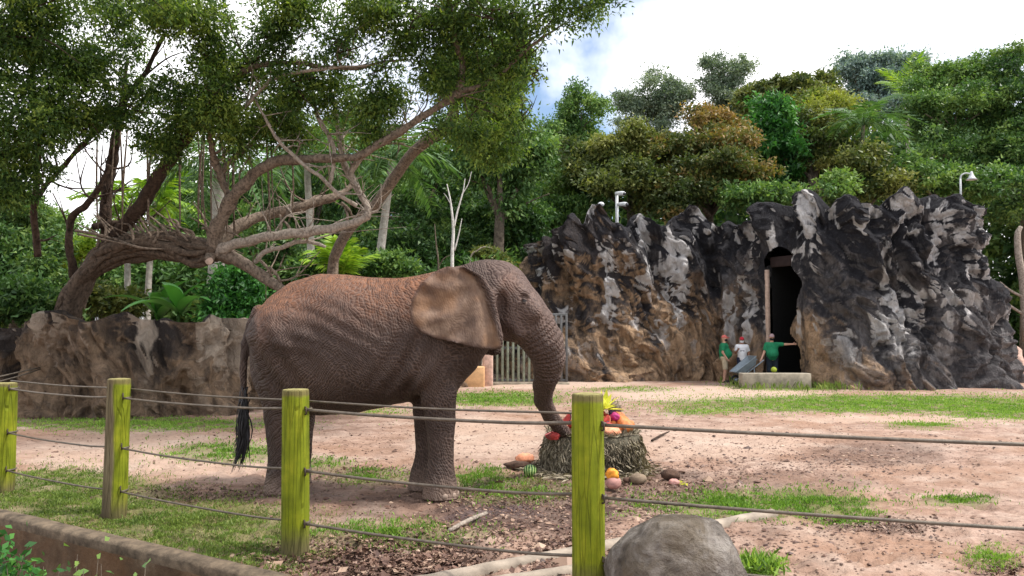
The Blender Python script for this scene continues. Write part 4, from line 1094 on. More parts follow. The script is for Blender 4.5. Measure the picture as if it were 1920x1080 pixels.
    lob = [lobe(40, 60, 110, 90, 16, 90, 1.3, .35), lobe(150, 120, 80, 90, 17, None, 1, .4), lobe(50, 210, 90, 90, 16.5, None, 1.4, .35), lobe(165, 225, 55, 40, 17.5, None, .8, .4),
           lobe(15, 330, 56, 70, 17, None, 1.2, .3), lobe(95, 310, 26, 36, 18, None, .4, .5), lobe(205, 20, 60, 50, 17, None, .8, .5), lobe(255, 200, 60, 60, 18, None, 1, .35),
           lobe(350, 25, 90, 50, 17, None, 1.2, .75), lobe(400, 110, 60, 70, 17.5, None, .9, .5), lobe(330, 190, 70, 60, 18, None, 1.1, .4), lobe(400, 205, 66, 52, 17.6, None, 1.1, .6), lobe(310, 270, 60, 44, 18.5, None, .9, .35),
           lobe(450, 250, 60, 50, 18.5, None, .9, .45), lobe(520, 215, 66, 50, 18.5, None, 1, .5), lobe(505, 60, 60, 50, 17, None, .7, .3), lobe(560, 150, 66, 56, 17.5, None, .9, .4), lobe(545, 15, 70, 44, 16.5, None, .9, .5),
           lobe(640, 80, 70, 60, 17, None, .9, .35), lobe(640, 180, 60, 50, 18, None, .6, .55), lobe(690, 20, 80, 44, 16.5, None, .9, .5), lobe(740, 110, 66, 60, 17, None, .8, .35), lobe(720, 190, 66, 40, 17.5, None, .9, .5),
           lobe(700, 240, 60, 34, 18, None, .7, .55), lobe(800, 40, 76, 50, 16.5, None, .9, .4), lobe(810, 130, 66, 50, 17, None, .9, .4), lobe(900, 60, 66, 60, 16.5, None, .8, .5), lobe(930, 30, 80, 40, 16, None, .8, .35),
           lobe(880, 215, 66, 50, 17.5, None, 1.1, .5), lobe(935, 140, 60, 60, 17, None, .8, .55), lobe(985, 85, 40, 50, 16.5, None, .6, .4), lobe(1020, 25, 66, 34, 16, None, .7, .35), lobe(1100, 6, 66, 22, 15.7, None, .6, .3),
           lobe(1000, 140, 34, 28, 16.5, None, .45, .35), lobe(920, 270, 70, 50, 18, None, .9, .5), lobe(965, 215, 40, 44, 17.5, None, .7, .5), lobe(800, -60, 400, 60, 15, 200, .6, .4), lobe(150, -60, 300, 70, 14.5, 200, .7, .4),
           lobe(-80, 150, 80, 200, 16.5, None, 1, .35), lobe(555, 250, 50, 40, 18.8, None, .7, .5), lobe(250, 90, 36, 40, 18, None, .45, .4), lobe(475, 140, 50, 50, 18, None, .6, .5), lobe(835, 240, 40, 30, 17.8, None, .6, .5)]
    m_ = MB()
    crown(m_, lob, 36, 26, 0.10, 0.047, rg, 0.26, 0.6, 0.15, 0.26, 0.45, -0.06, 1.05)
    m_.build('crown', M['leaf_ficus'], root)
    # twigs through the crown
    m_ = MB()
    for l in lob:
        for k in range(5):
            a = np.asarray(l[0]) + rg.normal(size=3) * np.asarray(l[1]) * .25
            b = np.asarray(l[0]) + rg.normal(size=3) * np.asarray(l[1]) * .6
            tube(m_, [a, (a + b) / 2 + rg.normal(size=3) * .12, b], [.022, .016, .006], 4, 3)
    m_.build('twigs', M['bark_dark'], root)['kind'] = 'stuff'
make_fig()
# second trunk, rising behind the elephant towards the right
root = thing('leaning_tree', 'reddish brown tree bending right from behind the elephant back', 'tree', gp(622, 22))
mb = MB()
pline(mb, [(618, 640, 22), (624, 510, 22), (632, 470, 21.8), (660, 425, 21.5), (702, 385, 21.2), (738, 335, 20.9), (776, 285, 20.6), (835, 240, 20.3), (852, 205, 20.1), (858, 150, 19.9), (870, 90, 19.7)], [.17, .16, .15, .14, .145, .15, .15, .16, .13, .09, .05], 22, 9, 5, knob=.2, seed=4)
mb.build('trunk', M['bark'], root)
mb = MB(); crown(mb, [lobe(870, 130, 70, 60, 19.8, None, 1, .5), lobe(930, 190, 50, 60, 19.8, None, 1, .55), lobe(955, 110, 34, 80, 19.6, None, 1, .7)], 22, 24, .15, .065, np.random.default_rng(5), .3, .7, .3, hang=.4)
mb.build('crown', M['leaf_ficus'], root)

# ---- grass, litter, pebbles: uncountable
def blades(name, lst, mat, n, hgt, wid, seed, label, lean=0.5, tmean=0.5, thr=0.02):
    rg = np.random.default_rng(seed)
    wts = np.array([rx * ry * w for _, _, rx, ry, w in lst]); wts = wts / wts.sum()
    mb = MB()
    for (cx, cy, rx, ry, w), q in zip(lst, wts):
        k = int(n * q)
        a = rg.uniform(0, 6.283, k); r = np.sqrt(rg.uniform(0, 1, k)) * (1 + 0.4 * rg.normal(size=k))
        px, py = cx + np.cos(a) * r * rx, cy + np.sin(a) * r * ry
        g = G(px, np.maximum(py, 640))
        # clumpy
        keep = fbm(g[:, 0] * 2.2, g[:, 1] * 2.2, 0 * g[:, 0], seed, 3) + rg.normal(size=k) * .22 > thr
        keep &= ~((off_curb(g[:, 0], g[:, 1]) > -0.16) & (g[:, 0] < -0.9))
        g = g[keep]; k = len(g)
        g[:, 2] = ground_h(g[:, 0], g[:, 1]) - 0.005
        az = rg.uniform(0, 6.283, k); u = np.stack((np.cos(az), np.sin(az), 0 * az), -1)
        ld = rg.uniform(0, 6.283, k); ln = rg.uniform(0.1, 1, k) * lean
        dist = g[:, 1] / 8.0
        h_ = hgt * rg.uniform(.5, 1.4, k) * (1 + .55 * perlin(g[:, 0] * 2.4, g[:, 1] * 2.4, 0 * g[:, 0], seed + 5)) * np.clip(dist ** .35, .8, 1.7); w_ = wid * rg.uniform(.6, 1.4, k) * np.clip(dist ** .9, .8, 4)
        tip = g + np.stack((np.cos(ld) * ln * h_, np.sin(ld) * ln * h_, h_ * (1 - .35 * ln)), -1)
        mid = g * .5 + tip * .5 + np.stack((0 * h_, 0 * h_, h_ * .12), -1)
        V = np.stack((g - u * w_[:, None] * .5, mid + u * w_[:, None] * .1 - u * w_[:, None] * .5, tip, mid + u * w_[:, None] * .5), 1).reshape(-1, 3)
        tn = np.clip(rg.normal(tmean, .2, k) + .4 * perlin(g[:, 0] * 1.9, g[:, 1] * 1.2, 0 * g[:, 0], seed + 1), 0, 1)
        mb.add(V, np.arange(4 * k).reshape(-1, 4), 0, tint=np.repeat(tn, 4))
    tag(mb.build(name, mat), label, 'grass', kind='stuff')
near_lawn = [g for g in GREEN[:3]] + [GREEN[4]]
blades('lawn_grass', near_lawn, M['grass'], 56000, 0.042, 0.010, 1, 'short lawn grass inside the edging at lower left', 0.9, .5, -.16)
blades('lawn_straw', [(330, 985, 230, 48, 1), (520, 1030, 110, 40, 1), (740, 1000, 170, 26, .5), (960, 918, 130, 26, 1), (700, 893, 110, 18, 1), (1040, 900, 150, 30, .8), (1860, 1045, 50, 22, .5), (480, 960, 120, 20, .6)], M['grass_dry'], 26000, 0.032, 0.010, 2, 'dry straw scattered over the trodden grass', 1.6, .45)
blades('tuft_grass', GREEN[5:15], M['grass_bright'], 34000, 0.05, 0.014, 3, 'bright green weeds growing in the bare paddock', 0.8, .4)
blades('far_grass', [GREEN[3]] + GREEN[14:20] + GREEN[20:], M['grass_bright'], 70000, 0.04, 0.011, 4, 'strip of bright green grass before the rocks', 0.8, .62, -.12)
blades('threshold_weeds', [(1420, 722, 40, 9, 1), (1500, 722, 80, 8, 1), (1570, 728, 40, 6, .7)], M['grass'], 5000, 0.17, 0.016, 5, 'weeds along the foot of the threshold block', 0.6, .5)
def litter(name, lst, mat, n, size, seed, label, flat=0.35, lump=False):
    rg = np.random.default_rng(seed)
    wts = np.array([rx * ry * w for _, _, rx, ry, w in lst]); wts = wts / wts.sum()
    mb = MB()
    for (cx, cy, rx, ry, w), q in zip(lst, wts):
        k = int(n * q)
        a = rg.uniform(0, 6.283, k); r = np.sqrt(rg.uniform(0, 1, k)) * (1 + .3 * rg.normal(size=k))
        g = G(cx + np.cos(a) * r * rx, np.maximum(cy + np.sin(a) * r * ry, 660))
        g = g[~((off_curb(g[:, 0], g[:, 1]) > -0.16) & (g[:, 0] < -0.9))]; k = len(g)
        g[:, 2] = ground_h(g[:, 0], g[:, 1]) + 0.004
        s = size * rg.lognormal(0, .6 if lump else .45, k)
        tn = np.clip(rg.normal(.42, .25, k), 0, 1)
        if lump:
            o = np.array([(1, 0, 0), (0, 1, 0), (-1, 0, 0), (0, -1, 0), (0, 0, .7), (0, 0, -.7)]) * .5
            rz = rg.uniform(0, 6.28, k); c, sn = np.cos(rz), np.sin(rz)
            ox = o[None, :, 0] * c[:, None] - o[None, :, 1] * sn[:, None]; oy = o[None, :, 0] * sn[:, None] + o[None, :, 1] * c[:, None]
            V = g[:, None, :] + np.stack((ox * rg.uniform(.7, 1.5, (k, 6)), oy * rg.uniform(.6, 1.2, (k, 6)), np.broadcast_to(o[None, :, 2], (k, 6)) * rg.uniform(.4, .9, (k, 6))), -1) * s[:, None, None]
            t_ = np.array([[0, 1, 4], [1, 2, 4], [2, 3, 4], [3, 0, 4], [1, 0, 5], [2, 1, 5], [3, 2, 5], [0, 3, 5]])
            mb.add(V.reshape(-1, 3), (t_[None] + 6 * np.arange(k)[:, None, None]).reshape(-1, 3), 0, tint=np.repeat(tn, 6))
        else:
            d = rg.normal(size=(k, 3)); d[:, 2] *= flat; d /= np.linalg.norm(d, axis=1)[:, None]
            up = rg.normal(size=(k, 3)) * flat + (0, 0, 1); u = np.cross(d, up); u /= np.linalg.norm(u, axis=1)[:, None]
            g[:, 2] += s * .12
            V = np.stack((g - d * s[:, None] * .5, g + u * s[:, None] * .28 + (0, 0, .006), g + d * s[:, None] * .5, g - u * s[:, None] * .28), 1).reshape(-1, 3)
            mb.add(V, np.arange(4 * k).reshape(-1, 4), 0, tint=np.repeat(tn, 4))
    tag(mb.build(name, mat, None, False), label, name.replace('_', ' '), kind='stuff')
litter('leaf_litter', [(745, 1050, 170, 40, 1.6), (520, 1050, 100, 30, .5), (900, 1000, 150, 30, .25), (1080, 1045, 90, 40, .8), (400, 925, 150, 16, .5), (250, 925, 120, 14, .3), (1250, 915, 140, 34, .35), (1660, 985, 110, 16, .5), (1000, 930, 200, 40, .3), (700, 890, 130, 20, .3), (1880, 1070, 60, 20, .4)], M['litter'], 26000, 0.030, 1, 'brown leaf litter and bark chips on the trodden ground')
litter('soil_clods', [(1500, 860, 420, 50, .8), (1250, 800, 500, 60, .5), (700, 830, 300, 50, .45), (300, 840, 280, 40, .35), (1000, 950, 250, 50, .9), (1500, 1020, 420, 60, .4), (1640, 860, 150, 26, 1.2), (1380, 880, 160, 30, 1), (1200, 1000, 200, 40, .6), (620, 950, 200, 40, .3)], M['litter'], 15000, 0.019, 2, 'small clods, stones and droppings strewn on the paddock', lump=True)
litter('dark_gravel', [(1050, 1050, 60, 36, 1), (1230, 960, 60, 26, 1)], M['litter'], 1100, 0.03, 3, 'dark gravel between the pale edging and the boulder', lump=True)

# ================================================================== ELEPHANT
def elephant_material():
    t = NT('elephant_skin')
    v = t.coord()
    ear, dust, foot, face = t.attr('ear'), t.attr('dust'), t.attr('foot'), t.attr('face')
    n1 = t.noise(v, 2.2, 6, 0.6); n2 = t.noise(v, 14, 6, 0.7)
    c = t.ramp(n1, ((0.3, (0.025, 0.0137, 0.0102)), (0.7, (0.053, 0.0302, 0.0222))))
    c = t.mix(t.math('MULTIPLY', dust, t.ramp(n2, ((0.25, 0.45), (0.6, 1.0)))), c, t.ramp(n2, ((0.3, (0.085, 0.031, 0.013)), (0.7, (0.215, 0.084, 0.034)))))
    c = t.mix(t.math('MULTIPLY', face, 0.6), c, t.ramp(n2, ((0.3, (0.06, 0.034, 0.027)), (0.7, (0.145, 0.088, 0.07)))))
    earc = t.ramp(t.noise(v, 4.5, 6, 0.65, 0.6), ((0.32, (0.085, 0.052, 0.036)), (0.5, (0.155, 0.096, 0.064)), (0.7, (0.255, 0.17, 0.115))))
    vein = t.ramp(t.voro(t.coord((1.2, 1, .55), (0, .5, 0)), 6.5), ((0.0, .75), (0.09, 0.0)))
    earc = t.mix(t.math('MULTIPLY', vein, 0.55), earc, (0.10, 0.055, 0.034))
    earc = t.mix(t.ramp(t.noise(v, 1.9, 3, 0.5), ((0.52, 0.0), (0.66, 0.75))), earc, (0.26, 0.14, 0.07))
    earc = t.mix(t.attr('rim'), earc, (0.085, 0.05, 0.038))
    c = t.mix(t.math('MULTIPLY', ear, t.ramp(t.noise(v, 3.1, 5, 0.65), ((0.3, 0.55), (0.6, 0.92)))), c, earc)
    c = t.mix(t.math('MULTIPLY', foot, 0.6), c, (0.24, 0.165, 0.125))
    # wrinkles: crackle cells stretched along different directions, rings on the trunk
    wv = t.n('TexNoise'); t.link(v, wv.inputs['Vector']); wv.inputs['Scale'].default_value = 1.6; wv.inputs['Detail'].default_value = 3
    dv = t.n('VectorMath', operation='MULTIPLY_ADD'); t.link(wv.outputs['Color'], dv.inputs[0]); dv.inputs[1].default_value = (.5, .5, .5); t.link(v, dv.inputs[2])
    def stretched(rot, scale, sc):
        m = t.n('Mapping'); m.inputs['Rotation'].default_value = rot; m.inputs['Scale'].default_value = scale
        t.link(dv.outputs[0], m.inputs['Vector'])
        return t.ramp(t.voro(m.outputs['Vector'], sc), ((0.0, 0.0), (0.10, 0.8), (0.3, 1.0)))
    def bands(ang, sc, dist):
        m = t.n('Mapping'); m.inputs['Rotation'].default_value = (0, ang, 0); m.inputs['Scale'].default_value = (1, .6, 1)
        t.link(dv.outputs[0], m.inputs['Vector'])
        return t.ramp(t.wave(m.outputs['Vector'], sc, dist, 3, 1.6), ((0.0, 0.0), (0.35, 0.75), (1.0, 1.0)))
    hip = t.attr('hip')
    w1 = t.mix(hip, bands(0.35, 9.5, 3.4), bands(-0.75, 10.0, 3.0))
    w2 = t.mix(hip, bands(1.2, 8.0, 4.5), bands(0.55, 8.5, 4.5))
    w3 = stretched((0, 0.2, 0.2), (1, 1, 1), 22)
    hgt = t.math('ADD', t.math('MULTIPLY', w1, t.math('MULTIPLY', n1, 1.1)), t.math('MULTIPLY', w2, 0.3))
    hgt = t.math('ADD', hgt, t.math('MULTIPLY', w3, 0.16))
    big = t.mix(hip, bands(0.15, 2.6, 5.0), bands(-0.6, 2.9, 5.0))
    hgt = t.math('ADD', hgt, t.math('MULTIPLY', big, 0.75))
    ring = t.n('Attribute'); ring.attribute_name = 'ring'
    rr = t.math('MULTIPLY', t.math('SINE', t.math('MULTIPLY', t.math('ADD', ring.outputs['Fac'], t.math('MULTIPLY', n2, 0.03)), 105.0)), t.attr('trunk'))
    hgt = t.math('ADD', t.math('MULTIPLY', hgt, t.math('SUBTRACT', 1.0, t.math('MULTIPLY', ear, 0.88))), t.math('MULTIPLY', rr, 0.8))
    hgt = t.math('ADD', hgt, t.math('MULTIPLY', n2, 0.25))
    crease = t.math('MULTIPLY', t.math('SUBTRACT', 1.0, t.math('MULTIPLY', w1, w2)), t.math('SUBTRACT', 1.0, ear))
    crease = t.ramp(crease, ((0.35, 0.0), (0.8, 1.0)))
    crease = t.math('MULTIPLY', crease, t.ramp(t.noise(v, 1.4, 4, 0.6), ((0.35, 0.15), (0.6, 1.0))))
    c = t.mix(t.math('MULTIPLY', crease, 0.45), c, (0.175, 0.115, 0.088))       # dust caught in the folds
    return t.finish(c, 0.72, t.bump(hgt, 0.85, 0.019), 0.4)
M['elephant'] = elephant_material()
M['eye'] = simple_mat('dark_eye', (0.012, 0.009, 0.008), 0.12, 0.1, 5, 0, 0.6)
M['nail'] = simple_mat('toenail', (0.25, 0.185, 0.145), 0.6, 0.2, 12)
M['hair_dark'] = simple_mat('dark_hair', (0.03, 0.028, 0.03), 0.6, 0.3, 12)

def make_elephant():
    h = 0.023
    yc = lambda px: 9.85 + (815 - px) * 0.00091
    (GX, GY, GZ), org = grid((-3.75, 8.75, -0.06), (1.05, 11.35, 3.02), h)
    p = (GX, GY, GZ)
    # torso loft
    T = [(474, 655, 668, .05), (481, 612, 712, .28), (493, 582, 742, .45), (512, 555, 760, .58), (550, 529, 769, .68), (600, 514, 774, .74), (650, 515, 771, .76), (700, 521, 762, .74),
         (750, 522, 754, .69), (790, 516, 738, .62), (830, 506, 712, .53), (865, 498, 690, .44), (895, 494, 668, .36), (922, 500, 640, .26), (940, 530, 600, .1)]
    xs, zt, zb, hw = [], [], [], []
    for px, a, b, w in T:
        A, B = P(px, a, yc(px)), P(px, b, yc(px)); xs.append(A[0]); zt.append(A[2]); zb.append(B[2]); hw.append(w)
    fine = np.linspace(xs[0], xs[-1], 400)
    def sm(a):
        v = np.interp(fine, xs, a); k = np.exp(-np.linspace(-2.5, 2.5, 21) ** 2); k /= k.sum()
        return np.convolve(np.concatenate((np.full(10, v[0]), v, np.full(10, v[-1]))), k, 'valid')
    zt, zb, hw = sm(zt), sm(zb), sm(hw)
    gx = GX[:, 0, 0]
    ipt = lambda a: np.interp(gx, fine, a)[:, None, None]
    zc, hz, hW = ipt((zt + zb) / 2), ipt((zt - zb) / 2), ipt(hw)
    ycx = (9.85 + (815 - (960 + gx * F / 9.9)) * 0.00091)[:, None, None]
    e = 2.35
    k_ = (np.abs((GZ - zc) / hz) ** 2.15 + np.abs((GY - ycx) / hW) ** e) ** (1 / 2.2)
    torso = (k_ - 1) * np.minimum(hz, hW)
    torso = np.maximum(torso, np.maximum(xs[0] - GX, GX - xs[-1]))
    d = torso.astype(np.float32)
    def E(px, py, dy=0.0, Y=None): return P(px, py, (yc(px) if Y is None else Y) + dy)
    def chain(pts, kk, ks=0.02):
        """pts: (px, py, depth, radius px)"""
        nonlocal d
        c = None
        for a, b in zip(pts[:-1], pts[1:]):
            q = cone_d(p, P(*a[:3]), P(*b[:3]), R(a[3], a[2]), R(b[3], b[2]))
            c = q if c is None else smin(c, q, ks)
        d = smin(d, c, kk)
        return c
    # head, jaw, trunk
    head = [(905, 543, 9.74, 50), (942, 558, 9.72, 57), (972, 585, 9.72, 49), (997, 610, 9.75, 42), (1018, 640, 9.80, 37), (1028, 668, 9.90, 31), (1027, 697, 10.05, 26)]
    chain(head, 0.10, 0.06)
    d = smin(d, ell_d(p, P(930, 520, 9.72), (0.30, 0.27, 0.22)), 0.08)
    trunk = [(1027, 697, 10.05, 26), (1020, 722, 10.28, 20.5), (1018, 750, 10.55, 17), (1032, 780, 10.85, 14.5), (1048, 800, 11.05, 13), (1060, 812, 11.15, 11.5)]
    chain(trunk, 0.03, 0.03)
    chain([(925, 600, 9.72, 36), (955, 615, 9.70, 25), (986, 626, 9.68, 13)], 0.06, 0.03)     # lower jaw
    # brow ridge and cheek, temple hollow
    for s in (-1, 1):
        b = 9.72 + s * 0.30
        d = smin(d, cone_d(p, P(962, 540, b - s * .05), P(1000, 585, b - s * .04), 0.10, 0.11), 0.07)
        d = smin(d, cone_d(p, P(950, 588, b - s * .04), P(975, 625, b - s * .06), 0.09, 0.07), 0.06)
        d = -smin(-d, ell_d(p, P(984, 557, b + s * .035), (0.06, 0.05, 0.05)), 0.03)
        d = -smin(-d, ell_d(p, P(941, 578, b + s * .085), (0.07, 0.115, 0.20)), 0.05)
    # legs (px, py, depth, radius px)
    legs = [[(800, 640, 9.62, 62), (808, 690, 9.56, 45), (822, 740, 9.56, 33.5), (826, 790, 9.57, 27.5), (827, 850, 9.57, 23), (826, 880, 9.57, 25), (825, 908, 9.57, 31), (826, 935, 9.57, 35)],
            [(790, 690, 10.08, 42), (800, 740, 10.10, 30), (802, 790, 10.10, 25), (801, 850, 10.10, 21), (795, 890, 10.10, 25), (793, 918, 10.10, 30)],
            [(548, 640, 9.78, 84), (534, 720, 9.80, 45), (527, 780, 9.82, 31), (529, 850, 9.82, 25), (527, 890, 9.82, 26), (526, 918, 9.82, 31)],
            [(565, 660, 10.42, 75), (563, 730, 10.42, 40), (560, 790, 10.42, 28), (560, 850, 10.42, 23), (557, 885, 10.42, 24), (556, 905, 10.42, 28)]]
    for lg in legs: chain(lg, 0.13, 0.03)
    # shoulder blade and knee
    d = smin(d, cone_d(p, P(838, 600, 9.42), P(800, 690, 9.40), 0.16, 0.12), 0.22)
    # chest under the neck
    chain([(880, 610, 9.76, 50), (858, 670, 9.80, 40), (840, 720, 9.84, 22)], 0.14)
    # belly sag
    chain([(595, 740, 10.05, 30), (660, 738, 10.0, 32), (730, 725, 9.93, 28)], 0.15)
    # folds: broad soft undulation of hide at hip, flank and armpit
    fold = 0.026 * np.sin((GX * 1.0 - GZ * 0.75) * 26 + 2.2 * np.sin(GZ * 3.1)) * np.exp(-(((GX + 1.25) / 0.40) ** 2 + ((GZ - 1.55) / 0.5) ** 2))
    fold += 0.022 * np.sin((GX * 0.9 + GZ * 0.55) * 24 + 1.6 * np.sin(GX * 4)) * np.exp(-(((GX + 2.85) / 0.5) ** 2 + ((GZ - 1.6) / 0.55) ** 2))
    fold += 0.012 * np.sin((GX * 0.35 + GZ) * 34 + 2 * np.sin(GX * 3.3)) * np.exp(-(((GX + 2.2) / 0.7) ** 2 + ((GZ - 2.1) / 0.35) ** 2))
    d = d + fold.astype(np.float32)
    # tail
    tail = [(486, 585, 10.12, 14), (471, 610, 10.12, 9), (460, 645, 10.10, 8), (456, 690, 10.08, 7), (457, 740, 10.06, 6), (458, 790, 10.05, 4.5)]
    chain(tail, 0.05, 0.02)
    # ears: a thin curved sheet each side
    poly = np.array([(870, 499), (838, 499), (810, 511), (787, 533), (772, 560), (768, 585), (773, 606), (789, 624), (815, 635), (845, 641), (872, 648), (900, 654), (928, 656), (943, 652), (944, 632), (938, 605), (931, 575), (926, 545), (905, 516)], float)
    def poly_sdf(px, py):
        q = np.stack((px, py), -1); n = len(poly)
        best = np.full(px.shape, 1e9); ins = np.zeros(px.shape, bool)
        for i in range(n):
            a, b = poly[i], poly[(i + 1) % n]
            e_ = b - a; w_ = q - a
            t_ = np.clip((w_ @ e_) / (e_ @ e_), 0, 1)
            best = np.minimum(best, np.linalg.norm(w_ - t_[..., None] * e_, axis=-1))
            c1 = (a[1] > py) != (b[1] > py)
            ins ^= c1 & (px < (b[0] - a[0]) * (py - a[1]) / (b[1] - a[1] + 1e-12) + a[0])
        return np.where(ins, -best, best)
    def ear_depth(px, py):
        t_ = np.clip((935 - px) / 165, 0, 1.1)
        y = 9.335 - 0.26 * t_ ** 0.8 + 0.018 * np.sin(py * 0.07 + px * 0.03) * t_ + 0.012 * np.sin(px * 0.11)
        # front fold: a roll along the crease from the top to the cheek
        cx = np.interp(py, [500, 520, 545, 575, 610], [862, 893, 908, 917, 926])
        y = y + 0.045 * np.exp(-((px - cx + 6) / 9) ** 2) - 0.035 * np.exp(-((px - cx - 12) / 12) ** 2)
        y = y - 0.02 * smooth(600, 655, py)
        # creases fanning out from the ear root
        an_ = np.arctan2(py - 545, 925 - px); rd_ = np.hypot(py - 545, 925 - px)
        y = y + 0.016 * np.sin(an_ * 11 + 1.5 * np.sin(rd_ * 0.05)) * smooth(25, 70, rd_) + 0.010 * np.sin(an_ * 23 + rd_ * .06) * smooth(70, 130, rd_)
        # the rear edge curls a little outwards
        return y - 0.03 * smooth(0.75, 1.05, t_)
    i0 = np.argmin(abs(gx + 1.30)); i1 = np.argmin(abs(gx + 0.02))
    gy, gz = GY[0, :, 0], GZ[0, 0, :]
    k0 = np.argmin(abs(gz - 1.65))
    mask_ear = None
    axis_y = 9.735
    for side in (0, 1):
        lo, hi = (8.9, 9.62) if side == 0 else (2 * axis_y - 9.62, 2 * axis_y - 8.9)
        j0, j1 = np.argmin(abs(gy - lo)), np.argmin(abs(gy - hi))
        sl = (slice(i0, i1), slice(j0, j1), slice(k0, None))
        X_, Y_, Z_ = GX[sl].astype(float), GY[sl].astype(float), GZ[sl].astype(float)
        if side == 1: Y_ = 2 * axis_y - Y_
        px, py = proj(np.stack((X_.ravel(), Y_.ravel(), Z_.ravel()), -1))
        s = poly_sdf(px + (0 if side == 0 else 6), py - (0 if side == 0 else 16)) * 9.2 / F
        yy = Y_.ravel() - ear_depth(px, py)
        th = 0.030 + 0.02 * smooth(900, 935, px)
        q = np.stack((s + 0.012, np.abs(yy) - th + 0.012), -1)
        e_ = np.minimum(q.max(-1), 0) + np.linalg.norm(np.maximum(q, 0), axis=-1) - 0.012
        d[sl] = smin(d[sl], e_.reshape(X_.shape).astype(np.float32), 0.035)
    d = np.maximum(d, 0.004 - GZ)
    V, Fq = surface_nets(d, org, h)
    # keep the largest connected piece only
    V = V.astype(float)
    # smooth the lattice once, keep detail
    for _ in range(2):
        acc = np.zeros_like(V); cnt = np.zeros(len(V))
        for a, b in ((0, 1), (1, 2), (2, 3), (3, 0)):
            np.add.at(acc, Fq[:, a], V[Fq[:, b]]); np.add.at(acc, Fq[:, b], V[Fq[:, a]])
            np.add.at(cnt, Fq[:, a], 1); np.add.at(cnt, Fq[:, b], 1)
        nv = acc / cnt[:, None]
        keepz = V[:, 2] < 0.03
        V = np.where(keepz[:, None], V, V * 0.45 + nv * 0.55)
    N = vnormals(V, Fq)
    px, py = proj(V)
    # hide relief: wrinkles that follow the form
    wr = fbm(V[:, 0] * 9 + V[:, 2] * 5, V[:, 1] * 5, V[:, 2] * 9 - V[:, 0] * 4, 3, 3) * 0.0045
    eard = np.abs(V[:, 1] - ear_depth(px, py))
    es = poly_sdf(px, py)
    earm = smooth(3, -4, es) * smooth(0.075, 0.05, eard) * smooth(0, 14, np.interp(py, [490, 520, 545, 575, 610, 660], [862, 890, 908, 917, 928, 946]) - px + 6)
    V = V + N * (wr * (1 - earm))[:, None]
    veins = earm * 0.007 * (fbm(V[:, 0] * 9, 0 * px, V[:, 2] * 6, 9, 3))
    V[:, 1] -= veins
    xt = V[:, 0]; z = V[:, 2]
    backz = np.interp(xt, fine, zt)
    dust = smooth(0.85, 0.06, backz - z + 0.16 * fbm(xt * 2.2, V[:, 1] * 2, z * 2.2, 4, 3)) * smooth(-0.5, -1.0, xt)
    dust = np.maximum(dust, 0.55 * smooth(30, 0, np.hypot(px - 845, (py - 545))) * earm)
    dust = np.maximum(dust, 0.7 * smooth(26, 4, np.hypot((px - 955), (py - 530) * .8)))
    dust = dust * smooth(470, 492, px)
    face = smooth(880, 960, px) * (1 - earm) * smooth(60, 10, np.abs(0 * px)) * (0.65 + 0.35 * smooth(0.1, 0.5, N[:, 2] + N[:, 0]))  # also lightens hide facing up and right: painted light on head and trunk
    foot = smooth(0.34, 0.05, z + 0.08 * fbm(xt * 5, V[:, 1] * 5, z * 5, 6, 2))
    # position along the trunk for its rings
    tp = np.array([P(a, b, c) for a, b, c, r in head[2:] + trunk[1:]])
    seg = np.concatenate(([0], np.cumsum(np.linalg.norm(np.diff(tp, axis=0), axis=1))))
    fp = catmull(tp, 12); fs = np.concatenate(([0], np.cumsum(np.linalg.norm(np.diff(fp, axis=0), axis=1))))
    cand = (px > 950) & (z < 2.4)
    ring = np.zeros(len(V)); tm = np.zeros(len(V))
    D = np.linalg.norm(V[cand][:, None, :] - fp[None], axis=2)
    ring[cand] = fs[D.argmin(1)]
    tm[cand] = smooth(0.15, 0.45, ring[cand])
    mb = MB()
    mb.add(V, Fq, 0, rim=smooth(-9, -2, es) * 0.8, hip=smooth(690, 590, px), ear=earm, dust=dust, face=face, foot=foot, ring=ring, trunk=tm)
    base = P(690, 915, 9.97); base[2] = 0
    root = thing('elephant', 'large brown African elephant with reddish dusty back reaching its trunk into the hay nest', 'elephant', base)
    mb.build('body', M['elephant'], root)
    def surf(qx, qy):
        m = np.hypot(px - qx, py - qy); i = np.where(m < 5)[0]
        return V[i[np.argmin(V[i, 1])]]
    # eye with lids
    c = surf(983, 560)
    mb = MB(); ball(mb, c + (0, 0.004, 0), (0.036, 0.026, 0.028), 14, 10); mb.build('eye', M['eye'], root)
    mb = MB()
    for s_ in (-1, 1):
        tube(mb, [c + (-.045, .0, -.004), c + (-.01, -.02, .022 * s_), c + (.035, 0.0, .006 * s_)], [.008, .013, .007], 6, 4)
    mb.build('eyelid', M['elephant'], root)
    # toenails on each foot
    for lg in legs:
        bx, by = P(lg[-1][0], lg[-1][1], lg[-1][2])[:2]
        mb = MB()
        r = R(lg[-2][3] + 2.0, lg[-1][2])
        for a in (-70, -35, 0, 35, 70):
            q = math.radians(a)
            mm = rotz(q)
            ball(mb, (bx + math.cos(q) * r * 0.99, by + math.sin(q) * r * 0.99, 0.055), (0.014, 0.038, 0.034), 10, 6, M=mm)
            if a % 70 == 0 or True: pass
        mb.v = [np.concatenate(mb.v)] if len(mb.v) > 1 else mb.v
        n_ = len(mb.v[0]) // 5
        fs_ = mb.f
        for k in range(5):
            m2 = MB(); m2.add(mb.v[0][k * n_:(k + 1) * n_], fs_[k] - k * n_)
            m2.build('toenail', M['nail'], root)
    # tail hair
    rg = np.random.default_rng(3)
    mb = MB()
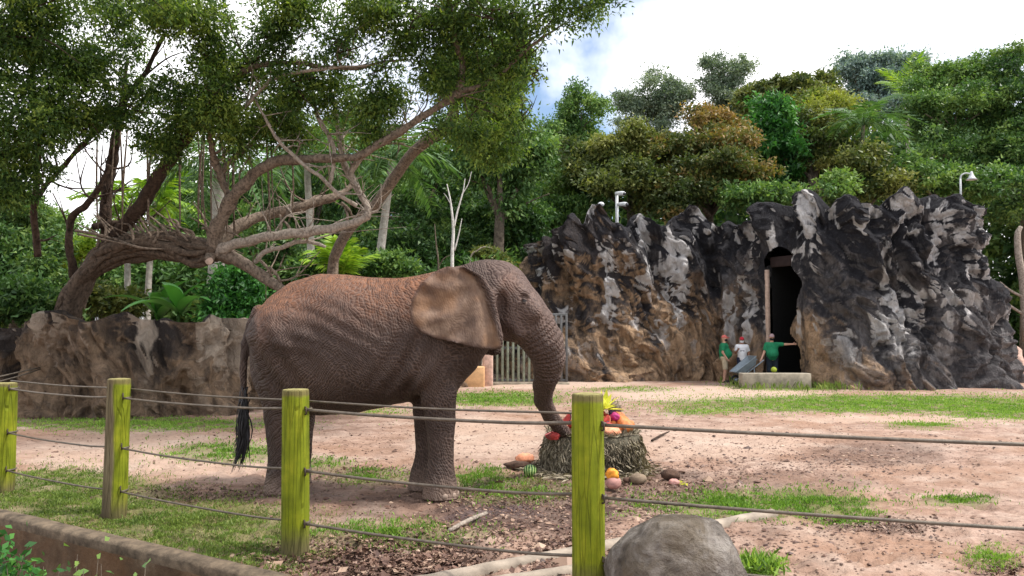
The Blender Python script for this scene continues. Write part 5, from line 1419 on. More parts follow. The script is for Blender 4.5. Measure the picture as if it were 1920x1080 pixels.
    for k in range(150):
        s0 = rg.uniform(0, 1)
        a = P(459, 725 + 70 * s0, 10.05) + rg.normal(size=3) * .022
        L_ = rg.uniform(60, 100)
        drift = rg.normal() * 7
        b = P(459 + drift * .5 - 2 + rg.normal() * 4, 725 + 70 * s0 + L_ * .5, 10.05) + (0, rg.normal() * .03, 0)
        e_ = P(453 + drift * .9 - 6 * s0, min(897, 725 + 70 * s0 + L_), 10.05) + (0, rg.normal() * .04, 0)
        tube(mb, [a, b, e_], [.009, .008, .002], 4, 3)
    mb.build('tail_tuft', M['hair_dark'], root)
make_elephant()

# ================================================================== WIRE FENCE
def post_material(name, brown_top, brown):
    t = NT(name)
    v = t.coord()
    g = t.sep(t.coord(kind='Generated'))
    grain = t.noise(t.coord((7, 7, 0.7)), 3, 6, 0.65, 0.3)
    n = t.noise(v, 3.2, 6, 0.65); big = t.noise(t.coord((2.2, 2.2, 0.9)), 1.3, 4, 0.55)
    wood = t.ramp(grain, ((0.3, (0.06, 0.046, 0.024)), (0.55, (0.14, 0.112, 0.062)), (0.75, (0.22, 0.185, 0.11))))
    alg = t.ramp(t.math('ADD', t.math('MULTIPLY', grain, 0.4), t.math('MULTIPLY', n, 0.6)), ((0.3, (0.08, 0.098, 0.006)), (0.5, (0.155, 0.185, 0.008)), (0.72, (0.31, 0.315, 0.02))))
    side = t.math('ADD', t.math('MULTIPLY', g[0], brown[0]), t.math('ADD', t.math('MULTIPLY', big, 0.9), brown[1]))
    low = t.ramp(g[2], ((brown_top[0], 0.0), (brown_top[1], 1.0)))
    m = t.math('MULTIPLY', t.ramp(side, ((0.40, 0.0), (0.58, 1.0))), low)
    c = t.mix(m, wood, alg)
    crack = t.ramp(t.voro(t.coord((9, 9, 0.45)), 2.2), ((0.0, 1.0), (0.035, 0.0)))
    c = t.mix(t.math('MULTIPLY', crack, 0.12), c, (0.04, 0.035, 0.012))
    c = t.mix(t.ramp(t.math('ADD', g[2], t.math('MULTIPLY', n, 0.05)), ((0.985, 0.0), (1.0, 0.8))), c, (0.13, 0.10, 0.05))
    c = t.mix(t.ramp(t.math('ADD', g[2], t.math('MULTIPLY', n, 0.12)), ((0.30, 0.75), (0.42, 0.0))), c, (0.10, 0.075, 0.045))
    return t.finish(c, 0.85, t.bump(t.math('ADD', grain, t.math('MULTIPLY', crack, -0.7)), 0.8, 0.02), 0.2)
M['post_green'] = post_material('algae_covered_timber', (0.10, 0.30), (0.15, 0.30))
M['post_brown'] = post_material('half_weathered_timber', (0.08, 0.25), (1.7, -0.92))
M['end_grain'] = simple_mat('post_end_grain', (0.21, 0.185, 0.07), 0.9, 0.4, 20, 0.4)
M['cable'] = simple_mat('steel_cable', (0.12, 0.098, 0.076), 0.55, 0.35, 14, 0.3, 0.4, 0.35)
M['staple'] = simple_mat('rusty_staple', (0.05, 0.035, 0.025), 0.7)
def make_fence():
    root = thing('wire_fence', 'barrier of thick mossy timber posts strung with steel cables before the elephant', 'fence', (-2, 7.2, 0))
    PO = [(14, 10.0, 718, .147, 'green', 'mossy green post cut by the left border'), (225, 8.76, 710, .124, 'brown', 'greyish brown post, green only along one side'),
          (560, 7.23, 730, .124, 'green', 'yellow green post in front of the elephant hind legs'), (1101, 6.1, 738, .126, 'green', 'tallest bright yellow green post before the hay nest')]
    pos = []
    for i, (px, Y, top, r, mt, lab) in enumerate(PO):
        x = (px - 960) / F * Y; zt = P(px, top, Y)[2]
        mb = MB()
        z = np.linspace(-0.4, zt - 0.02, 26); a = np.linspace(0, 2 * math.pi, 28, endpoint=False)
        Zg, A = np.meshgrid(z, a, indexing='ij')
        rr = r * (1.03 - 0.05 * (Zg / zt)) * (1 + 0.035 * fbm(np.cos(A) * 1.4 + i * 5, np.sin(A) * 1.4, Zg * 1.2, i, 3) + 0.012 * perlin(np.cos(A) * 6, np.sin(A) * 6, Zg * .8, i + 3))
        lean = 0.012 * np.sin(i * 2.1) * Zg
        V = np.stack((x + np.cos(A) * rr + lean, Y + np.sin(A) * rr, Zg), -1)
        # worn rim and top
        tops = [V]
        for s_, dz in ((0.985, 0.012), (0.93, 0.02), (0.6, 0.024), (0.25, 0.018)):
            last = V[-1].copy(); cx = last.mean(0)
            t_ = cx + (last - cx) * s_; t_[:, 2] = zt - 0.02 + dz + 0.004 * fbm(t_[:, 0] * 22, t_[:, 1] * 22, 0 * a, i, 2)
            tops.append(t_[None])
        V = np.concatenate(tops); n_, m_ = V.shape[:2]
        ii, jj = np.meshgrid(np.arange(n_ - 1), np.arange(m_), indexing='ij'); j2 = (jj + 1) % m_
        f = np.stack((ii * m_ + jj, ii * m_ + j2, (ii + 1) * m_ + j2, (ii + 1) * m_ + jj), -1).reshape(-1, 4)
        top_f = ii.ravel() >= 27
        mb.add(V.reshape(-1, 3), f[~top_f], 0)
        mb.f.append(f[top_f]); mb.m.append(np.full(top_f.sum(), 1))
        mb.f.append(np.array([list((n_ - 1) * m_ + np.arange(m_))])); mb.m.append(np.array([1]))
        po = mb.build('post', [M['post_' + mt], M['end_grain']], root)
        po['label'] = lab
        pos.append((x, Y, r, po))
    nxt = (5.35, 4.75, .12, None)
    # the next post to the right, just outside the photograph
    mb = MB(); x, Y, r = nxt[:3]
    tube(mb, [(x, Y, -.4), (x, Y, .6), (x, Y, 1.52)], [r * 1.03, r, r * .97], 20, 6, knob=.05, seed=9)
    po = mb.build('post', M['post_green'], root); pos.append((x, Y, r, po))
    dirv = np.array((pos[0][0] - pos[1][0], pos[0][1] - pos[1][1])); prev = (pos[0][0] + dirv[0], pos[0][1] + dirv[1], .12, None)
    seq = [prev] + pos
    def att(q, side=1):
        # cables are stapled to the paddock-side right flank of each post
        return np.array((q[0] + q[2] * 0.80 * side, q[1] - q[2] * 0.62))
    for z, rad, sag in ((1.32, .0125, .02), (0.765, .0115, .025), (0.29, .011, .02)):
        for k in range(len(seq) - 1):
            a, b = seq[k], seq[k + 1]
            A, B = att(a), att(b)
            za = z + {0: 0, 1: -.02, 2: -.03, 3: 0, 4: .0, 5: -.02}[k]; zb = z + {0: 0, 1: -.02, 2: -.03, 3: 0, 4: .0, 5: -.02}[k + 1]
            # the run ends where it passes behind the next post, so bend it round the far flank
            pts = [(A[0], A[1], za), (A[0] * .7 + B[0] * .3, A[1] * .7 + B[1] * .3, za * .7 + zb * .3 - sag), (A[0] * .3 + B[0] * .7, A[1] * .3 + B[1] * .7, za * .3 + zb * .7 - sag),
                   (b[0] - b[2] * 0.95, b[1] + b[2] * .45, zb), (b[0] - b[2] * .2, b[1] + b[2] * 1.02, zb), (b[0] + b[2] * .75, b[1] + b[2] * .74, zb), (b[0] + b[2] * 1.05, b[1] - b[2] * .1, zb), (B[0], B[1], zb)]
            mb = MB(); r_ = rad * (1.0 if k < 3 else 1.25)
            tube(mb, pts, [r_] * len(pts), 6, 6)
            mb.build('cable', M['cable'], root)
    # second strand of the top cable, on the paddock side
    for k in range(1, 4):
        a, b = seq[k], seq[k + 1]
        mb = MB()
        o_ = 1.12
        tube(mb, [(a[0] - a[2] * .2, a[1] + a[2] * o_, 1.385), ((a[0] + b[0]) / 2, (a[1] + b[1]) / 2 + a[2] * o_, 1.365), (b[0] - b[2] * .2, b[1] + b[2] * o_, 1.385)], [.0105] * 3, 6, 8)
        mb.build('cable', M['cable'], root)
    for x, Y, r, po in pos:
        for z in (1.31, .755, .285):
            A = att((x, Y, r))
            mb = MB()
            tube(mb, [(A[0] - .012, A[1] + .02, z + .035), (A[0] + .01, A[1] - .022, z + .028), (A[0] + .012, A[1] - .024, z - .022), (A[0] - .008, A[1] + .02, z - .035)], [.008] * 4, 5, 3)
            mb.build('staple', M['staple'], po)
make_fence()
# old wires running up to the wall at far left
mb = MB()
for y0, y1 in ((706, 689), (715, 692)):
    tube(mb, [P(-260, y0 + 62, 14.5), P(0, y0, 16.6), P(75, y1, 18.2)], [.016] * 3, 6, 4)
tag(mb.build('slack_wire', M['cable']), 'two slack pale wires running up to the rock wall at the left border', 'wire')

# ================================================================== HAY NEST AND FRUIT
M['hay'] = leaf_mat('hay', ((0.0, (0.055, 0.043, 0.03)), (0.5, (0.185, 0.152, 0.105)), (1.0, (0.37, 0.32, 0.23))), trans=0.1, rough=0.8)
M['hay_core'] = simple_mat('packed_hay', (0.09, 0.08, 0.055), 0.95, 0.5, 22, 0.9)
NC = np.array(((1110 - 960) / F * 11.55, 11.55, 0.0))
def make_nest():
    rg = np.random.default_rng(8)
    root = thing('hay_nest', 'round nest of packed hay filled with fruit at the tip of the elephant trunk', 'hay nest', NC)
    mb = MB()
    a = np.linspace(0, 2 * math.pi, 96, endpoint=False)
    prof = [(0.80, -0.05), (0.84, .10), (0.83, .28), (0.79, .45), (0.72, .535), (0.62, .53), (0.56, .45), (0.40, .44), (0.0, .46)]
    q = catmull(np.array(prof), 5)
    Rr, Z = np.broadcast_to(q[:, 0, None], (len(q), 96)), np.broadcast_to(q[:, 1, None], (len(q), 96))
    A = np.broadcast_to(a[None], Rr.shape)
    n = 1 + 0.07 * fbm(np.cos(A) * 2.5, np.sin(A) * 2.5, Z * 4, 4, 4)
    zz = Z * (1 + 0.10 * fbm(np.cos(A) * 2, np.sin(A) * 2, 0 * Z, 7, 3) + 0.05 * np.cos(A - .4))
    V = np.stack((NC[0] + np.cos(A) * Rr * n * .87, NC[1] + np.sin(A) * Rr * n * .84, zz), -1)
    f, _, _ = grid_faces(len(q), 97)
    ii, jj = np.meshgrid(np.arange(len(q) - 1), np.arange(96), indexing='ij'); j2 = (jj + 1) % 96
    f = np.stack((ii * 96 + jj, ii * 96 + j2, (ii + 1) * 96 + j2, (ii + 1) * 96 + jj), -1).reshape(-1, 4)
    mb.add(V.reshape(-1, 3), f); mb.build('core', M['hay_core'], root)
    mb = MB()
    k = 9000
    an = rg.uniform(0, 6.283, k); z = rg.uniform(0.02, .56, k)
    r = np.interp(z, [0, .1, .3, .5, .56], [.82, .85, .845, .77, .66]) + rg.normal(size=k) * .02
    top = rg.uniform(0, 1, k) < .18
    r = np.where(top, rg.uniform(.55, .76, k), r); z = np.where(top, .545, z)
    c = np.stack((NC[0] + np.cos(an) * r * .87, NC[1] + np.sin(an) * r * .84, z), -1)
    tang = np.stack((-np.sin(an), np.cos(an), 0 * an), -1); rad = np.stack((np.cos(an), np.sin(an), 0 * an), -1)
    d = tang * rg.normal(size=k)[:, None] * .45 + rad * rg.uniform(-.1, .35, k)[:, None] + np.stack((0 * an, 0 * an, -rg.uniform(.2, 1.1, k) * np.where(top, -.15, 1)), -1)
    d /= np.linalg.norm(d, axis=1)[:, None]
    L_ = rg.uniform(.06, .16, k)[:, None]; w = np.cross(d, rad); w /= np.linalg.norm(w, axis=1)[:, None] + 1e-9
    W_ = rg.uniform(.004, .008, k)[:, None]
    Vq = np.stack((c - w * W_, c + w * W_, c + d * L_ * .6 + rad * .012 + w * W_, c + d * L_ - rad * .01), 1)
    tn = np.clip(rg.normal(.5, .25, k), 0, 1)
    mb.add(Vq.reshape(-1, 3), np.arange(4 * k).reshape(-1, 4), 0, tint=np.repeat(tn, 4))
    # loose hay round the foot
    k = 1900
    an = rg.uniform(0, 6.283, k); r = .68 + np.abs(rg.normal(size=k)) * .16
    c = np.stack((NC[0] - .04 + np.cos(an) * r, NC[1] - .08 + np.sin(an) * r * .95, rg.uniform(.005, .05, k)), -1)
    d = rg.normal(size=(k, 3)) * (1, 1, .2); d /= np.linalg.norm(d, axis=1)[:, None]
    w = np.cross(d, (0, 0, 1.)); w /= np.linalg.norm(w, axis=1)[:, None]
    L_ = rg.uniform(.06, .2, k)[:, None]
    Vq = np.stack((c - w * .005, c + w * .005, c + d * L_ * .6 + (0, 0, .015) + w * .004, c + d * L_), 1)
    mb.add(Vq.reshape(-1, 3), np.arange(4 * k).reshape(-1, 4), 0, tint=np.repeat(np.clip(rg.normal(.5, .25, k), 0, 1), 4))
    mb.build('straw', M['hay'], root)['kind'] = 'stuff'
make_nest()
def fm(name, c, **k): M[name] = simple_mat(name, c, k.get('rough', .65), k.get('var', .4), k.get('scale', 14), k.get('bump', .15), .4)
fm('fruit_orange', (0.50, 0.16, 0.045)); fm('fruit_red', (0.36, 0.04, 0.035)); fm('fruit_magenta', (0.36, 0.02, 0.14)); fm('fruit_purple', (0.03, 0.012, 0.05))
fm('fruit_pink', (0.42, 0.10, 0.10)); fm('fruit_salmon', (0.66, 0.27, 0.15)); fm('rind_green', (0.07, 0.20, 0.03)); fm('husk_brown', (0.115, 0.075, 0.045), bump=.9, rough=.95, var=.5); fm('dung', (0.075, 0.042, 0.028), bump=1.0, rough=.95, var=.5)
fm('fruit_amber', (0.70, 0.26, 0.02)); fm('skin_pinkish', (0.40, 0.20, 0.17)); fm('stone_brown', (0.17, 0.125, 0.085), bump=.6, rough=.9)
M['plume'] = leaf_mat('pale_yellow_leaf', ((0.0, (0.5, 0.5, 0.06)), (1.0, (0.85, 0.83, 0.25))), trans=.3)
def wm_material():
    t = NT('watermelon_rind'); v = t.coord()
    s = t.wave(v, 9, 3.5, 3, 1.5, 'X')
    return t.finish(t.ramp(s, ((0.35, (0.03, 0.10, 0.02)), (0.6, (0.16, 0.34, 0.06)), (0.85, (0.45, 0.55, 0.22)))), .35)
M['watermelon'] = wm_material()
def fruit(name, label, px, py, Y, r, mat, rot=(0, 0, 0), noise=.12, power=1.0, group='fruit heaped in the hay nest', seed=1, cat='fruit', seg=14):
    mb = MB(); c = P(px, py, Y); r = np.asarray(r) * (1.0 if name == 'hay_mound' else 1.1)
    ball(mb, c, r, seg + 8, 14, 0, noise + .13, 1.9, seed, power, rotxyz(*rot))
    return tag(mb.build(name, M[mat]), label, cat, group)
def slice_(name, label, px, py, Y, R_, th, rot, flesh, rind, group='fruit heaped in the hay nest'):
    """half-disc slice with a rind"""
    mb = MB(); c = P(px, py, Y); Mr = rotxyz(*rot)
    a = np.linspace(0, math.pi, 12)
    def arc(r): return np.stack((np.cos(a) * r, 0 * a, -np.sin(a) * r), -1)
    inn, ou = arc(R_ * .84), arc(R_)
    for sgn in (-1, 1):
        o = np.array((0, sgn * th / 2, 0))
        poly = np.concatenate((inn + o,))
        mb.add(poly @ Mr.T + c, np.array([list(range(12)) if sgn > 0 else list(range(12))[::-1]]), 0)
        st = np.stack((inn + o, ou + o), 1).reshape(-1, 3); f, _, _ = grid_faces(12, 2)
        mb.add(st @ Mr.T + c, f, 1)
    st = np.stack((ou + (0, -th / 2, 0), ou + (0, th / 2, 0)), 1).reshape(-1, 3); f, _, _ = grid_faces(12, 2); mb.add(st @ Mr.T + c, f, 1)
    t4 = np.array([(-R_, -th / 2, 0), (R_, -th / 2, 0), (R_, th / 2, 0), (-R_, th / 2, 0)]); mb.add(t4 @ Mr.T + c, np.array([[0, 1, 2, 3]]), 0)
    return tag(mb.build(name, [M[flesh], M[rind]], None, False), label, 'fruit', group)
fruit('hay_mound', 'low hay mound that carries the fruit heap inside the nest', 1118, 822, 11.55, (.46, .38, .28), 'hay_core', noise=.25, seed=3, seg=26, cat='hay')
_r = np.random.default_rng(19)
_cm = P(1118, 822, 11.55)
mb = MB()
for _k in range(60):
    _a = _r.uniform(3.3, 6.2) if _k < 46 else _r.uniform(0, 6.28); _e = _r.uniform(.1, 1.35)
    _q = _cm + np.array((math.cos(_a) * math.cos(_e) * .46, math.sin(_a) * math.cos(_e) * .38, math.sin(_e) * .30)) * 1.08
    ball(mb, _q, _r.uniform(.035, .07, 3), 12, 8, _k % 5, .25, 1.8, _k, .62, rotxyz(*_r.uniform(0, 3, 3)))
tag(mb.build('cut_fruit', [M['fruit_orange'], M['fruit_salmon'], M['fruit_red'], M['fruit_orange'], M['fruit_magenta']]), 'jumble of small cut fruit pieces covering the heap in the nest', 'fruit', kind='stuff')
fruit('orange_fruit', 'large orange fruit piece at right of the heap under the cable', 1172, 797, 11.35, (.12, .10, .09), 'fruit_orange', (.3, .4, .2), .2, .8)
fruit('orange_fruit', 'salmon orange piece resting on the nest rim right of the tall post', 1147, 812, 11.12, (.13, .10, .08), 'fruit_salmon', (.2, .1, .5), .2, .8, seed=4)
fruit('orange_fruit', 'orange chunk high on the heap beside the purple fruit', 1160, 784, 11.5, (.08, .08, .07), 'fruit_orange', (.7, .2, .1), .2, .75, seed=5)
fruit('orange_fruit', 'small orange red cube low at the heap front', 1141, 800, 11.2, (.055, .05, .05), 'fruit_red', (.7, .2, .1), .1, .6, seed=6)
fruit('dragon_fruit', 'magenta dragon fruit in the middle of the heap', 1154, 782, 11.35, (.075, .06, .055), 'fruit_magenta', (.2, .5, .4), .25, seed=7)
fruit('dark_fruit', 'dark purple round fruit on top of the magenta one', 1147, 774, 11.4, (.045, .045, .045), 'fruit_purple', (0, 0, 0), .05, seed=8)
fruit('dark_fruit', 'blackish plum low between the red slices', 1136, 793, 11.25, (.045, .04, .04), 'fruit_purple', (0, 0, 0), .05, seed=9)
slice_('melon_slice', 'red melon slice leaning right of the tall post', 1131, 790, 11.2, .13, .05, (.3, -.7, .5), 'fruit_red', 'fruit_salmon')
slice_('melon_slice', 'red melon slice standing under the yellow plume', 1127, 765, 11.5, .11, .05, (-.2, .9, .2), 'fruit_red', 'fruit_salmon')
slice_('melon_slice', 'thin red slice poking up left of the tall post', 1060, 782, 11.5, .09, .035, (.1, -.8, .2), 'fruit_red', 'fruit_purple')
slice_('melon_slice', 'pinkish red slice at the left rim beside the trunk tip', 1035, 810, 11.15, .11, .06, (.2, -.4, -.2), 'fruit_pink', 'fruit_red')
fruit('red_fruit', 'crimson fruit at the left rim half under the trunk', 1040, 817, 11.0, (.06, .045, .045), 'fruit_red', (0, .2, 0), .3, .75, seed=12)
fruit('orange_fruit', 'orange piece hidden behind the tall post', 1092, 792, 11.6, (.13, .1, .1), 'fruit_orange', (.4, .1, 0), .2, .8, seed=13)
fruit('green_fruit', 'small green fruit tucked at the rim against the tall post', 1129, 812, 11.05, (.045, .04, .06), 'rind_green', (0, .3, 0), .1, seed=14)
mb = MB(); rg = np.random.default_rng(15); c = P(1153, 768, 11.6)
ball(mb, c, (.10, .09, .085), 14, 10, 0, .25, 2, 2); mb.attr['tint'] = [(0, np.full(mb.n, .3))]
leaves(mb, c + rg.normal(size=(260, 3)) * .06, .09, .008, rg, 0.0, None, np.clip(rg.normal(.35, .2, 260), 0, 1))
tag(mb.build('hairy_husk', M['hay']), 'hairy brown husk ball on the heap right of the yellow plume', 'husk', 'fruit heaped in the hay nest')
mb = MB(); c = P(1133, 768, 11.45)
for k in range(30):
    a, e = k * 2.4, 1.45 - .05 * k
    d = np.array((math.cos(a) * math.cos(e), math.sin(a) * math.cos(e), math.sin(e)))
    u = np.cross(d, (0.1, .2, 1)); u /= np.linalg.norm(u)
    L_ = .31 * rg.uniform(.7, 1.15)
    mb.add([c, c + d * L_ * .5 + u * .045, c + d * L_ - (0, 0, .03), c + d * L_ * .5 - u * .045], [[0, 1, 2, 3]], 0, tint=rg.uniform(0, 1))
tag(mb.build('leafy_plume', M['plume']), 'pale yellow leafy plume sticking up from the fruit heap', 'leaves', 'fruit heaped in the hay nest')
# food and droppings lying on the ground
def at_ground(px, py): g = G(px, py); return g
def glump(name, label, px, pyb, r, mat, cat, group='food scattered round the nest', rot=0.0, noise=.15, seed=1, power=1.0):
    g = G(px, pyb); g[1] += r[1] * .6
    mb = MB(); ball(mb, (g[0], g[1], r[2] * .82), r, 18, 12, 0, noise, 1.8, seed, power, rotz(rot))
    return tag(mb.build(name, M[mat]), label, cat, group)
glump('watermelon', 'small striped green watermelon lying at the left foot of the nest', 994, 893, (.10, .085, .085), 'watermelon', 'watermelon', rot=.5, noise=.03)
glump('melon_piece', 'broken salmon coloured melon left of the green watermelon', 984, 870, (.15, .1, .085), 'fruit_salmon', 'melon', noise=.3, seed=3)
glump('brown_clump', 'dark brown clump of earth under the broken melon', 972, 880, (.20, .1, .06), 'dung', 'clod', noise=.35, seed=4)
g = G(1151, 919); mb = MB()
ball(mb, (g[0], g[1] + .05, .085), (.105, .09, .088), 18, 12, 0, .10, 1.5, 3)
ball(mb, (g[0] - .015, g[1] + .05, .185), (.075, .055, .075), 14, 10, 1, .5, 1.7, 4, .8)
tag(mb.build('peeled_fruit', [M['skin_pinkish'], M['fruit_amber']]), 'pinkish round fruit with amber orange top right of the tall post', 'fruit', 'food scattered round the nest')
glump('brown_stone', 'smooth olive brown stone right of the amber topped fruit', 1198, 908, (.115, .09, .075), 'stone_brown', 'stone', noise=.08, seed=5)
glump('dung_lump', 'large dark reddish dung lump right of the olive stone', 1259, 900, (.135, .10, .075), 'dung', 'dung', noise=.28, seed=6)
glump('dung_lump', 'small pinkish brown lump in front of the large dung lump', 1265, 911, (.075, .06, .045), 'skin_pinkish', 'clod', noise=.25, seed=7)
glump('dung_lump', 'tiny dark crumb between the fruit and the olive stone', 1176, 906, (.055, .05, .04), 'dung', 'dung', noise=.3, seed=8)
mb = MB(); g = G(1283, 908); leaves(mb, g + (0, 0, .03) + rng.normal(size=(7, 3)) * (.05, .04, .012), .13, .06, rng, 0.1)
tag(mb.build('yellow_leaf', M['plume']), 'yellow green leaf lying beside the pinkish lump', 'leaf', 'food scattered round the nest')

# ================================================================== EDGINGS, BOULDER, STICK
def edging(name, label, A, B, w, z0, z1, mat, seed, cap=None):
    A, B = np.asarray(A[:2], float), np.asarray(B[:2], float)
    d = B - A; L_ = np.linalg.norm(d); d /= L_; n = np.array((d[1], -d[0]))
    if n[1] > 0: n = -n
    k = int(L_ / .06) + 2; s = np.linspace(0, L_, k)
    prof = np.array([(0.0, z0), (0.02, z1 - .11), (0.025, z1 - .03), (-.01, z1 - .003), (-w * .5, z1 + .004), (-w + .025, z1 - .002), (-w, z1 - .03), (-w, z0)])
    S, J = np.meshgrid(s, np.arange(len(prof)), indexing='ij')
    o, z = prof[J, 0], prof[J, 1]
    wob = 0.02 * fbm(S * .8, 0 * S, 0 * S, seed, 3)
    x, y = A[0] + d[0] * S + n[0] * (o + wob), A[1] + d[1] * S + n[1] * (o + wob)
    nz = 0.010 * fbm(x * 5, y * 5, z * 5, seed + 1, 3)
    V = np.stack((x + n[0] * nz, y + n[1] * nz, z + nz), -1)
    f, _, _ = grid_faces(k, len(prof))
    mb = MB(); sg = np.tile(np.arange(len(prof) - 1), k - 1)
    mb.add(V.reshape(-1, 3), f[:, ::-1], 0)
    if cap is not None: mb.m[-1] = (sg >= 1).astype(int); mat = [mat, cap]
    m = len(prof)
    mb.f.append(np.array([list(range(m))])); mb.m.append(np.array([0])); mb.f.append(np.array([list((k - 1) * m + np.arange(m))[::-1]])); mb.m.append(np.array([0]))
    return tag(mb.build(name, mat), label, 'kerb')
def kerb_material():
    t = NT('soil_stained_kerb'); w = t.world(); n = t.noise(w, 2.5, 6, .65); f = t.noise(w, 18, 5, .7)
    c = t.ramp(n, ((.3, (.055, .033, .02)), (.5, (.105, .07, .043)), (.7, (.19, .145, .10))))
    c = t.mix(t.ramp(t.noise(w, 1.1, 4), ((.48, 0), (.62, .6))), c, (.15, .082, .042))
    c = t.mix(t.ramp(f, ((.55, 0), (.7, .6))), c, (.06, .04, .03))
    return t.finish(c, .92, t.bump(t.math('ADD', n, t.math('MULTIPLY', f, .5)), .9, .03), .2)
M['kerb_soil'] = kerb_material()
M['kerb_cap'] = simple_mat('kerb_cap_concrete', (0.105, 0.078, 0.052), .92, .6, 9, .8)
edging('kerb', 'brown soil stained kerb along the lawn at lower left', CURB_A, CURB_B, .17, -.95, .05, M['kerb_soil'], 3, M['kerb_cap'])
edging('kerb', 'pale concrete kerb running from the bottom edge to behind the boulder', G(1455, 966), G(760, 1102), .10, -.1, .055, M['kerb'], 5)
edging('kerb', 'short pale kerb stub at the bottom edge beside the boulder', G(1105, 1068), G(930, 1094), .09, -.1, .045, M['kerb'], 8)
def boulder_material():
    t = NT('grey_boulder'); w = t.coord(); n = t.noise(w, 4.6, 8, .7, .6); f = t.noise(w, 24, 6, .7)
    c = t.ramp(n, ((.32, (.05, .043, .038)), (.5, (.17, .146, .125)), (.68, (.34, .31, .28))))
    c = t.mix(t.ramp(t.noise(w, 1.3, 5, .6), ((.48, 0), (.62, .55))), c, (.12, .088, .05))
    c = t.mix(t.ramp(f, ((.58, 0), (.72, .7))), c, (.05, .045, .042))
    return t.finish(c, .88, t.bump(t.math('ADD', n, t.math('MULTIPLY', f, .4)), 1.0, .09), .25)
M['boulder'] = boulder_material()
mb = MB()
bc = np.array(((1272 - 960) / F * 5.75, 5.75, .18))
th = np.linspace(0, math.pi, 70); ph = np.linspace(0, 2 * math.pi, 110, endpoint=False)
T_, Q_ = np.meshgrid(th, ph, indexing='ij')
dd = np.stack((np.sin(T_) * np.cos(Q_), np.sin(T_) * np.sin(Q_), np.cos(T_)), -1).reshape(-1, 3)
sh = np.sign(dd) * np.abs(dd) ** .80
nn = 1 + .085 * fbm(dd[:, 0] * 1.3, dd[:, 1] * 1.3, dd[:, 2] * 1.3, 3, 3) + .085 * (1 - 2 * np.abs(perlin(dd[:, 0] * 2.0, dd[:, 1] * 2.2, dd[:, 2] * 2.2, 6))) + .012 * fbm(dd[:, 0] * 9, dd[:, 1] * 9, dd[:, 2] * 9, 8, 3)
sh = sh * nn[:, None]
nn = np.ones(len(sh))
for pn, po in (((.5, -.6, .6), .92), ((-.7, -.4, .55), .86), ((.9, -.1, .35), .90), ((-.15, -.9, .3), .86), ((.0, .1, 1), .88), ((-.5, .2, .8), .92), ((.7, .2, .6), .96), ((.35, -.85, .05), .85), ((-.9, -.3, -.1), .86)):
    pn = np.array(pn) / np.linalg.norm(pn); ex = np.maximum(0, sh @ pn - po)
    sh = sh - pn[None] * (ex * .72)[:, None]
V = bc + sh * nn[:, None] * np.array((.49, .42, .53)) * (1 + .03 * (1 - 2 * np.abs(perlin(dd[:, 0] * 4.2, dd[:, 1] * 4.2, dd[:, 2] * 4.2, 16))))[:, None]
V[:, 0] += .05 * (V[:, 2] - .2) * -1.2
ii, jj = np.meshgrid(np.arange(69), np.arange(110), indexing='ij'); j2 = (jj + 1) % 110
mb.add(V, np.stack((ii * 110 + jj, (ii + 1) * 110 + jj, (ii + 1) * 110 + j2, ii * 110 + j2), -1).reshape(-1, 4))
tag(mb.build('boulder', M['boulder']), 'large rounded grey boulder right of the nearest fence post', 'boulder')
mb = MB(); a, b = G(842, 999), G(912, 966)
tube(mb, [a + (0, 0, .02), (a + b) / 2 + (0, .02, .03), b + (0, 0, .025)], [.022, .024, .02], 8, 4, knob=.2)
tag(mb.build('stick', M['bark_pale']), 'pale broken stick lying on the wet ground before the elephant', 'stick')
mb = MB(); a, b = G(1222, 828), G(1255, 815)
tube(mb, [a + (0, 0, .02), (a + b) / 2 + (0, 0, .05), b + (0, 0, .06)], [.02, .02, .012], 6, 3)
tag(mb.build('stick', M['bark_dark']), 'small dark twig on the ground right of the hay nest', 'stick')
# weeds against the boulder, shrub at the lower left corner
mb = MB(); rg = np.random.default_rng(31)
g = G(1425, 1075)
leaves(mb, g + rg.normal(size=(420, 3)) * (.10, .10, .02) + (0, 0, .05), .11, .02, rg, -.5, None, None, upright=.6)
tag(mb.build('weed_clump', M['grass_bright']), 'bright green weed clump growing at the right foot of the boulder', 'weed')
def corner_shrub(label, spots, mat, seed, L=.075, W=.04, per=80, h=(.15, .5)):
    rg = np.random.default_rng(seed)
    c0 = np.mean([s[:2] for s in spots], 0)
    root = thing('shrub', label, 'shrub', (c0[0], c0[1], -.90))
    ms, ml = MB(), MB()
    for x, y, ht in spots:
        for k in range(5):
            t_ = np.array((x + rg.normal() * .14, y + rg.normal() * .14, -.90 + ht * rg.uniform(.6, 1.05)))
            b_ = np.array((x + rg.normal() * .05, y + rg.normal() * .05, -.92)); m_ = (b_ + t_) / 2 + rg.normal(size=3) * .03
            tube(ms, [b_, m_, t_], [.008, .006, .003], 5, 3)
            s_ = rg.uniform(.15, 1.05, per)[:, None]
            leaves(ml, b_ * (1 - s_) + t_ * s_ + rg.normal(size=(per, 3)) * .06, L, W, rg, .25)
    ms.build('stem', M['bark_far'], root); ml.build('foliage', mat, root)
def corner(px, py, dep): q = P(px, py, dep); return (q[0], q[1])
corner_shrub('fresh green leafy shrub in the lower left corner below the kerb', [(*corner(-40, 1080, 6.6), 1.3), (*corner(5, 1080, 6.5), 1.25), (*corner(40, 1085, 6.4), 1.1), (*corner(-90, 1080, 6.7), 1.35), (*corner(-15, 1060, 6.6), 1.2), (*corner(25, 1080, 6.3), 1.12)], M['leaf_emerald'], 41)
